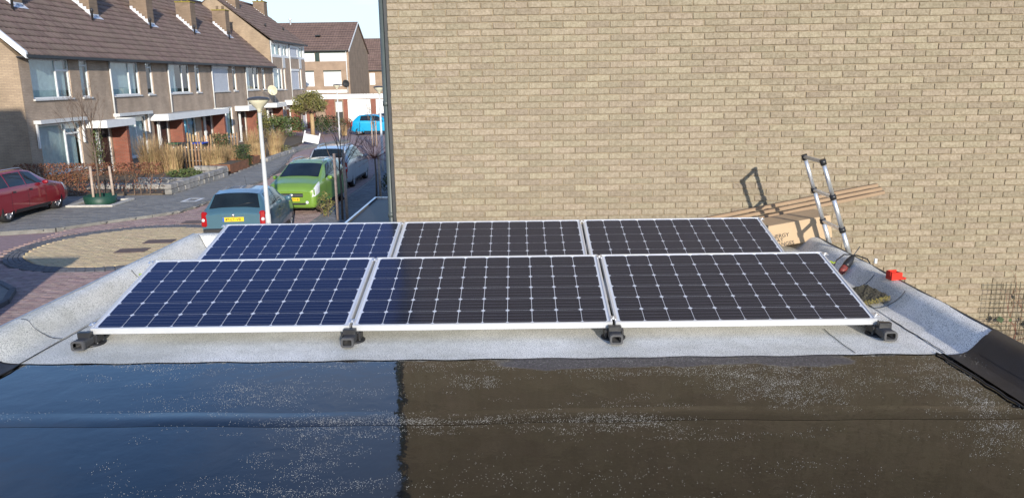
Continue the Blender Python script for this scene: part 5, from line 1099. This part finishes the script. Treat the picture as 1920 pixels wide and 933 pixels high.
# young tree with three stakes in a green ring
def staked_tree(loc, h, label, rope=True, planter=False, spread=.4, twig=3, stakes=3, seed=1, crown=None, crownmat='twig', stake_h=1.25):
    t = thing('young_tree', label, 'tree', loc, 0, 'young street trees with stakes'); qq = random.Random(seed)
    b = MB(); b.tube([(0, 0, 0), (.02, .0, h*.25), (.0, .01, h*.48)], [.035, .03, .026], 8); b.build('trunk', M['bark'], t)
    b = MB()
    if crown is None:
        for k in range(8): a = qq.uniform(0, 6.28); branchy(b, (0, .01, h*(.36+.017*k)), (math.cos(a)*.5, math.sin(a)*.5, 1), h*.22, .013, twig, qq, spread, .12, shrink=.7)
        branchy(b, (0, .01, h*.47), (0, 0, 1), h*.26, .02, twig+1, qq, spread, .15, shrink=.7)
    else:
        for k in range(60): a = qq.uniform(0, 6.28); el = qq.uniform(-.2, 1.2); branchy(b, (0, 0, h*.48), (math.cos(a)*math.cos(el), math.sin(a)*math.cos(el), math.sin(el)), crown*.62, .006, 2, qq, .3, .0, shrink=.55)
    b.build('crown', M[crownmat], t)
    for k in range(stakes):
        a = 2*PI*k/max(1, stakes)+.5; x, y = .42*math.cos(a)*(1 if stakes == 3 else .35), .42*math.sin(a)*(1 if stakes == 3 else .35); b = MB(); b.tube([(x, y, 0), (x*.93, y*.93, stake_h)], .042, 10); b.build('stake', M['post'], t)
        b = MB(); b.tube([(x*.93, y*.93, stake_h-.1), (0, 0, stake_h-.12)], .018, 6); b.build('tie', M['rubber'], t)
    if planter:
        b = MB()
        b.lathe([(.50, 0), (.54, .27), (.52, .275), (.48, .02)], (0, 0, .0), 28, closed=True); b.build('water_ring', M['planter'], t)
        b = MB(); b.lathe([(.47, .12), (.001, .14)], (0, 0, 0), 24, closed=True); b.build('soil', M['soil'], t)
    return t
staked_tree((-14.54, 26.85, PZ+.03), 4.3, 'bare young tree in a green ring with three pale stakes', planter=True, seed=5)
# its pale kerb frame
t = thing('tree_surround', 'pale concrete frame round the green ring of the staked tree', 'tree surround', (-14.54, 26.85, PZ))
for (x0, x1, y0, y1) in ((-.80, .80, -.80, -.66), (-.80, .80, .66, .80), (-.80, -.66, -.66, .66), (.66, .80, -.66, .66)):
    b = MB(); b.bbox(x0, x1, y0, y1, 0, .07, .012); b.build('kerb_piece', M['kerb_pale'], t)
staked_tree((-5.33, 23.3, .05), 3.4, 'bare young tree with two stakes right of the green car', stakes=2, seed=8, stake_h=2.0, spread=.22)
staked_tree((-5.10, 27.9, .05), 2.9, 'small ball crowned bare tree beside the corner of the brick wall', stakes=1, seed=9, crown=.95, crownmat='redtwig', stake_h=1.55)
# far tree with stakes behind the lamp
staked_tree((-9.1, 50.0, .05), 3.0, 'slim staked tree far down the street before the cyan car', stakes=2, seed=12, stake_h=1.6)
def grass_clump(loc, h, r, n, label, m='straw', seed=0):
    qq = random.Random(seed); b = MB()
    for i in range(n):
        a = qq.uniform(0, 6.28); rr = r*.35*math.sqrt(qq.random()); x, y = rr*math.cos(a), rr*math.sin(a); l = h*qq.uniform(.6, 1.1); lean = qq.uniform(.05, .55); w_ = qq.uniform(.006, .012); a2 = a+qq.gauss(0, .6); px, py = -math.sin(a2)*w_, math.cos(a2)*w_; pts = []
        for k in range(5): f = k/4; pts.append((x+math.cos(a2)*lean*l*f*f*.9, y+math.sin(a2)*lean*l*f*f*.9, l*(f-.28*lean*f*f)))
        b.r = qq.random()*.98+.01
        for k in range(4):
            f0, f1 = 1-.75*k/4, 1-.75*(k+1)/4; p, c_ = pts[k], pts[k+1]; b.quad((p[0]-px*f0, p[1]-py*f0, p[2]), (p[0]+px*f0, p[1]+py*f0, p[2]), (c_[0]+px*f1, c_[1]+py*f1, c_[2]), (c_[0]-px*f1, c_[1]-py*f1, c_[2]))
    o = b.build('ornamental_grass', M[m], label=label, cat='grass clump', group='dry ornamental grasses in the gardens'); o.location = loc; return o
for (x, y, z, h, r, n, lb) in ((-16.9, 36.0, .14, 1.75, 1.3, 620, 'tall dry grass clump behind the sparse hedge, beside the brick pier'), (-15.9, 35.9, .14, 1.35, 1.1, 480, 'shorter dry grass clump beside the picket stakes'), (-14.35, 37.0, .25, 1.05, 1.4, 700, 'dry grass clump hanging over the rusty planter'), (-14.5, 39.6, .2, .95, 1.0, 380, 'dry grass clump between the two clipped shrubs'), (-15.0, 44.5, .14, 1.5, 1.2, 480, 'dry grass clump before the third house'), (-14.3, 46.5, .14, 1.35, 1.1, 420, 'dry grass clump before the fourth house'), (-13.9, 42.0, .14, .9, 1.0, 360, 'low dry grass clump beside the stone edging'), (-13.7, 44.2, .14, .8, .9, 300, 'lowest dry grass clump along the far stone edging'), (-13.3, 60.5, .05, .9, .6, 160, 'distant dry grass tuft beside the cyan car')): grass_clump((x, y, z), h, r, n, lb, seed=int(-x*10+y*7))
# rusty steel planters
for (x, y, l, lb) in ((-13.15, 36.9, 2.6, 'long rusty steel planter edge under the grasses'), (-13.25, 39.6, 1.2, 'short rusty steel planter edge beside the clipped shrub')):
    t = thing('steel_planter', lb, 'planter', (x, y, .08), 0, 'rusty steel planters'); b = MB(); b.box(-.01, .0, -l/2, l/2, 0, .42); b.box(-.9, -.01, -l/2, -l/2+.01, 0, .42); b.box(-.9, -.01, l/2-.01, l/2, 0, .42); b.build('side', M['corten'], t); b = MB(); b.box(-.9, -.01, -l/2+.01, l/2-.01, .1, .36); b.build('soil', M['soil'], t)
def shrub(loc, rx, ry, rz, n, label, m='leaf_d', stem=True, s=(.03, .06), seed=1, cat='shrub', grp='garden shrubs', boxy=False):
    qq = random.Random(seed); t = thing('shrub', label, cat, loc, 0, grp); b = MB()
    for k in range(5): branchy(b, (qq.uniform(-.1, .1), qq.uniform(-.1, .1), 0), (qq.uniform(-.5, .5), qq.uniform(-.5, .5), 1), rz*.7, .014, 2, qq, .6, .1)
    b.build('stems', M['twig'], t); b = MB()
    if boxy: boxleaves(b, -rx, rx, -ry, ry, .05, 2*rz, n, *s, qq)
    else:
        leaves(b, (0, 0, rz), rx, ry, rz, n//2, *s, qq, .6)
        for k in range(7): leaves(b, (qq.uniform(-.55, .55)*rx, qq.uniform(-.55, .55)*ry, rz*qq.uniform(.6, 1.5)), rx*.45, ry*.45, rz*.42, n//14, *s, qq)
    b.build('foliage', M[m], t)
shrub((-15.5, 41.0, .14), .40, .40, .70, 2200, 'clipped dark green shrub by the third front door', seed=2, s=(.025, .045), boxy=True)
shrub((-13.45, 38.3, .14), .36, .36, .52, 1700, 'clipped dark green shrub at the pavement between grasses', seed=3, s=(.025, .045), boxy=True)
shrub((-13.75, 32.6, .14), .55, .5, .28, 500, 'low leafy green plant on the stone wall', 'leaf', seed=4, s=(.04, .08))
shrub((-14.6, 33.3, .14), .45, .45, .22, 320, 'low green plant behind the stone wall, before the stakes', 'leaf', seed=5, s=(.04, .07))
shrub((-16.6, 41.2, .14), .45, .3, .38, 420, 'dark clipped green shrub before the wheelie bins', seed=6)
shrub((-13.6, 45.4, .14), .5, .7, .24, 420, 'grey green lavender mound by the far pavement', 'leaf_y', seed=7, s=(.02, .05))
shrub((-17.6, 58.5, .1), 1.9, 1.4, .85, 1900, 'broad dark evergreen bush under the globe tree', 'leaf', seed=8, s=(.06, .11))
shrub((-15.0, 62.5, .1), 1.5, 1.2, .75, 1300, 'dark evergreen bush beside the far garages', 'leaf_d', seed=9, s=(.06, .11))
shrub((-14.2, 65.0, .1), .9, .8, .55, 600, 'small reddish bush right of the evergreen bushes', 'copper', seed=10, s=(.05, .09))
shrub((-2.9, 21.6, .05), .28, 2.3, .32, 1400, 'low clipped hedge along the porch roof by the brick wall', 'leaf_d', seed=11, s=(.03, .05), boxy=True)
shrub((-4.6, 28.6, .05), .5, .5, .42, 700, 'rounded dark shrub at the foot of the ball crowned tree', 'leaf_d', seed=12)
shrub((-5.95, 23.9, .05), .28, .3, .40, 260, 'thin green plant by the stakes right of the green car', 'leaf_y', seed=13, s=(.03, .06))
shrub((-17.9, 55.6, .14), .5, .7, 1.15, 900, 'tall green yellow climber shrub beside the white door', 'leaf_y', seed=14, s=(.04, .08))
# globe headed pollard tree
t = thing('globe_tree', 'round headed green tree at the end of the gardens', 'tree', (-15.75, 60.6, .05)); qq = random.Random(31)
b = MB(); b.tube([(0, 0, 0), (.02, 0, .8), (0, .02, 1.7)], [.17, .15, .16], 12); b.build('trunk', M['wood'], t)
b = MB()
for k in range(26): a = qq.uniform(0, 6.28); branchy(b, (0, 0, 1.65), (math.cos(a), math.sin(a), qq.uniform(.1, 1.6)), .8, .03, 2, qq, .45, .05, shrink=.6)
b.build('limbs', M['twig'], t); b = MB()
for k in range(46): a = qq.uniform(0, 6.28); el = qq.uniform(-.5, 1.4); rr = qq.uniform(.5, 1.25); leaves(b, (rr*1.2*math.cos(a)*math.cos(el), rr*1.2*math.sin(a)*math.cos(el), 2.25+rr*.75*math.sin(el)), .45, .45, .40, 110, .05, .10, qq)
b.build('foliage', M['leaf_y'], t)
# picket stakes between the gardens
def stakes(label, x0, x1, y, h, seed):
    t = thing('picket_fence', label, 'fence', (x0, y, .14), 0, 'rows of chestnut stakes'); qq = random.Random(seed); n = int((x1-x0)/.16)
    for k in range(n):
        hh = h*qq.uniform(.88, 1.1); r = qq.uniform(.040, .058); b = MB(); b.tube([(k*.16, 0, 0), (k*.16+qq.gauss(0, .015), qq.gauss(0, .015), hh-.06), (k*.16, 0, hh)], [r, r*.95, r*.45], 7); b.build('stake', M['wood'], t)
    b = MB(); b.tube([(0, .06, h*.3), ((n-1)*.16, .06, h*.3)], .012, 5); b.tube([(0, .06, h*.75), ((n-1)*.16, .06, h*.75)], .012, 5); b.build('wire', M['steel'], t)
stakes('nearer row of pale wooden stakes between first and second garden', -17.3, -14.3, 37.7, 1.15, 1)
stakes('farther row of pale wooden stakes behind the wheelie bins', -18.2, -15.2, 43.3, 1.25, 2)
# wheelie bins
def wheelie(loc, lid, label, rz=0.0):
    t = thing('wheelie_bin', label, 'wheelie bin', loc, rz, 'wheelie bins in the second garden')
    b = MB(); b.v = [(-.24, -.28, .08), (.24, -.28, .08), (.24, .24, .08), (-.24, .24, .08), (-.29, -.36, .98), (.29, -.36, .98), (.29, .32, .98), (-.29, .32, .98)]
    for f in ((0, 3, 2, 1), (4, 5, 6, 7), (0, 1, 5, 4), (1, 2, 6, 5), (2, 3, 7, 6), (3, 0, 4, 7)): b.face(f)
    b.build('tub', M['bin_k'], t); b = MB(); b.bbox(-.30, .30, -.38, .36, .985, 1.05, .02); b.build('lid', M[lid], t); b = MB(); b.tube([(-.25, .38, .96), (.25, .38, .96)], .016, 8); b.build('handle', M['bin_k'], t)
    for x in (-.26, .26): b = MB(); b.lathe([(.10, -.025), (.10, .025)], (x, .24, .10), 14, axis='x'); b.build('wheel', M['tyre'], t)
    b = MB(); b.box(-.08, .08, -.372, -.368, .8, .86); b.build('sticker', M['white'], t)
wheelie((-17.55, 40.2, .14), 'bin_g', 'wheelie bin with a green lid, left of three'); wheelie((-16.9, 40.2, .14), 'bin_k', 'wheelie bin with a black lid between green and blue lids'); wheelie((-16.25, 40.15, .14), 'bin_b', 'wheelie bin with a bright blue lid')
# white board and bicycle
t = thing('white_board', 'white slatted board standing tilted at the end of the far pavement', 'board', (-13.8, 52.2, .08), -.3)
for k in range(4): b = MB(); b.box(-.85+k*.43, -.45+k*.43, -.02, .02, .15, .95); b.build('slat', M['white'], t)
for x in (-.85, .85): b = MB(); b.box(x-.06, x+.06, -.025, .03, .0, 1.25); b.build('post', M['white'], t)
t.rotation_euler = (-.25, .16, -.3); t.scale = (.66, .66, .66)
t = thing('bicycle', 'black bicycle parked by the white door of the fifth house', 'bicycle', (-16.6, 52.6, .14), .3)
for x in (-.52, .52):
    b = MB(); b.tube([(x+.33*math.cos(a), 0, .34+.33*math.sin(a)) for a in [2*PI*i/24 for i in range(25)]], .018, 6); w_ = b.build('wheel', M['tyre'], t)
    b = MB()
    for k in range(8): a = PI*k/8; b.tube([(x+.32*math.cos(a), 0, .34+.32*math.sin(a)), (x-.32*math.cos(a), 0, .34-.32*math.sin(a))], .003, 4)
    b.build('spokes', M['steel'], w_)
b = MB(); b.tube([(-.52, 0, .34), (-.05, 0, .30), (.38, 0, .78), (-.18, 0, .80), (-.05, 0, .30)], .017, 7); b.tube([(-.52, 0, .34), (-.18, 0, .80)], .012, 6); b.tube([(.52, 0, .34), (.36, 0, .95)], .016, 7); b.build('frame', M['black'], t)
b = MB(); b.tube([(.30, -.28, 1.0), (.36, -.1, 1.02), (.36, .1, 1.02), (.30, .28, 1.0)], .013, 6); b.build('handlebar', M['steel'], t)
b = MB(); b.bbox(-.36, -.10, -.08, .08, .90, .96, .025); b.tube([(-.2, 0, .78), (-.22, 0, .92)], .013, 6); b.build('saddle', M['black'], t)
# ------------------------------------------------------------------ unseen buildings added outside the picture to shade its left edge
t = thing('added_shade_garage', 'low brick garage added left of the roof, outside the picture, to cast shade', 'garage', (-11.0, 3.0, 0))
b = MB(); b.box(-3.0, 2.75, 0, 5.9, -.02, 2.35); b.build('wall', M['facade'], t); b = MB(); b.box(-3.1, 2.85, -.1, 6.0, 2.35, 2.55); b.build('roof', M['bitumen'], t)
t = thing('added_shade_house', 'brick house added left of the street, outside the picture, to cast shade', 'house', (-30.0, 2.0, 0))
b = MB(); b.box(0, 17.4, 0, 8, -.02, 5.8); b.build('wall', M['gable'], t); b = MB(); b.prism([(-.4, 5.7), (8.4, 5.7), (4, 9.7)], 'x', -.1, 17.5); b.build('roof', M['tilebase'], t)
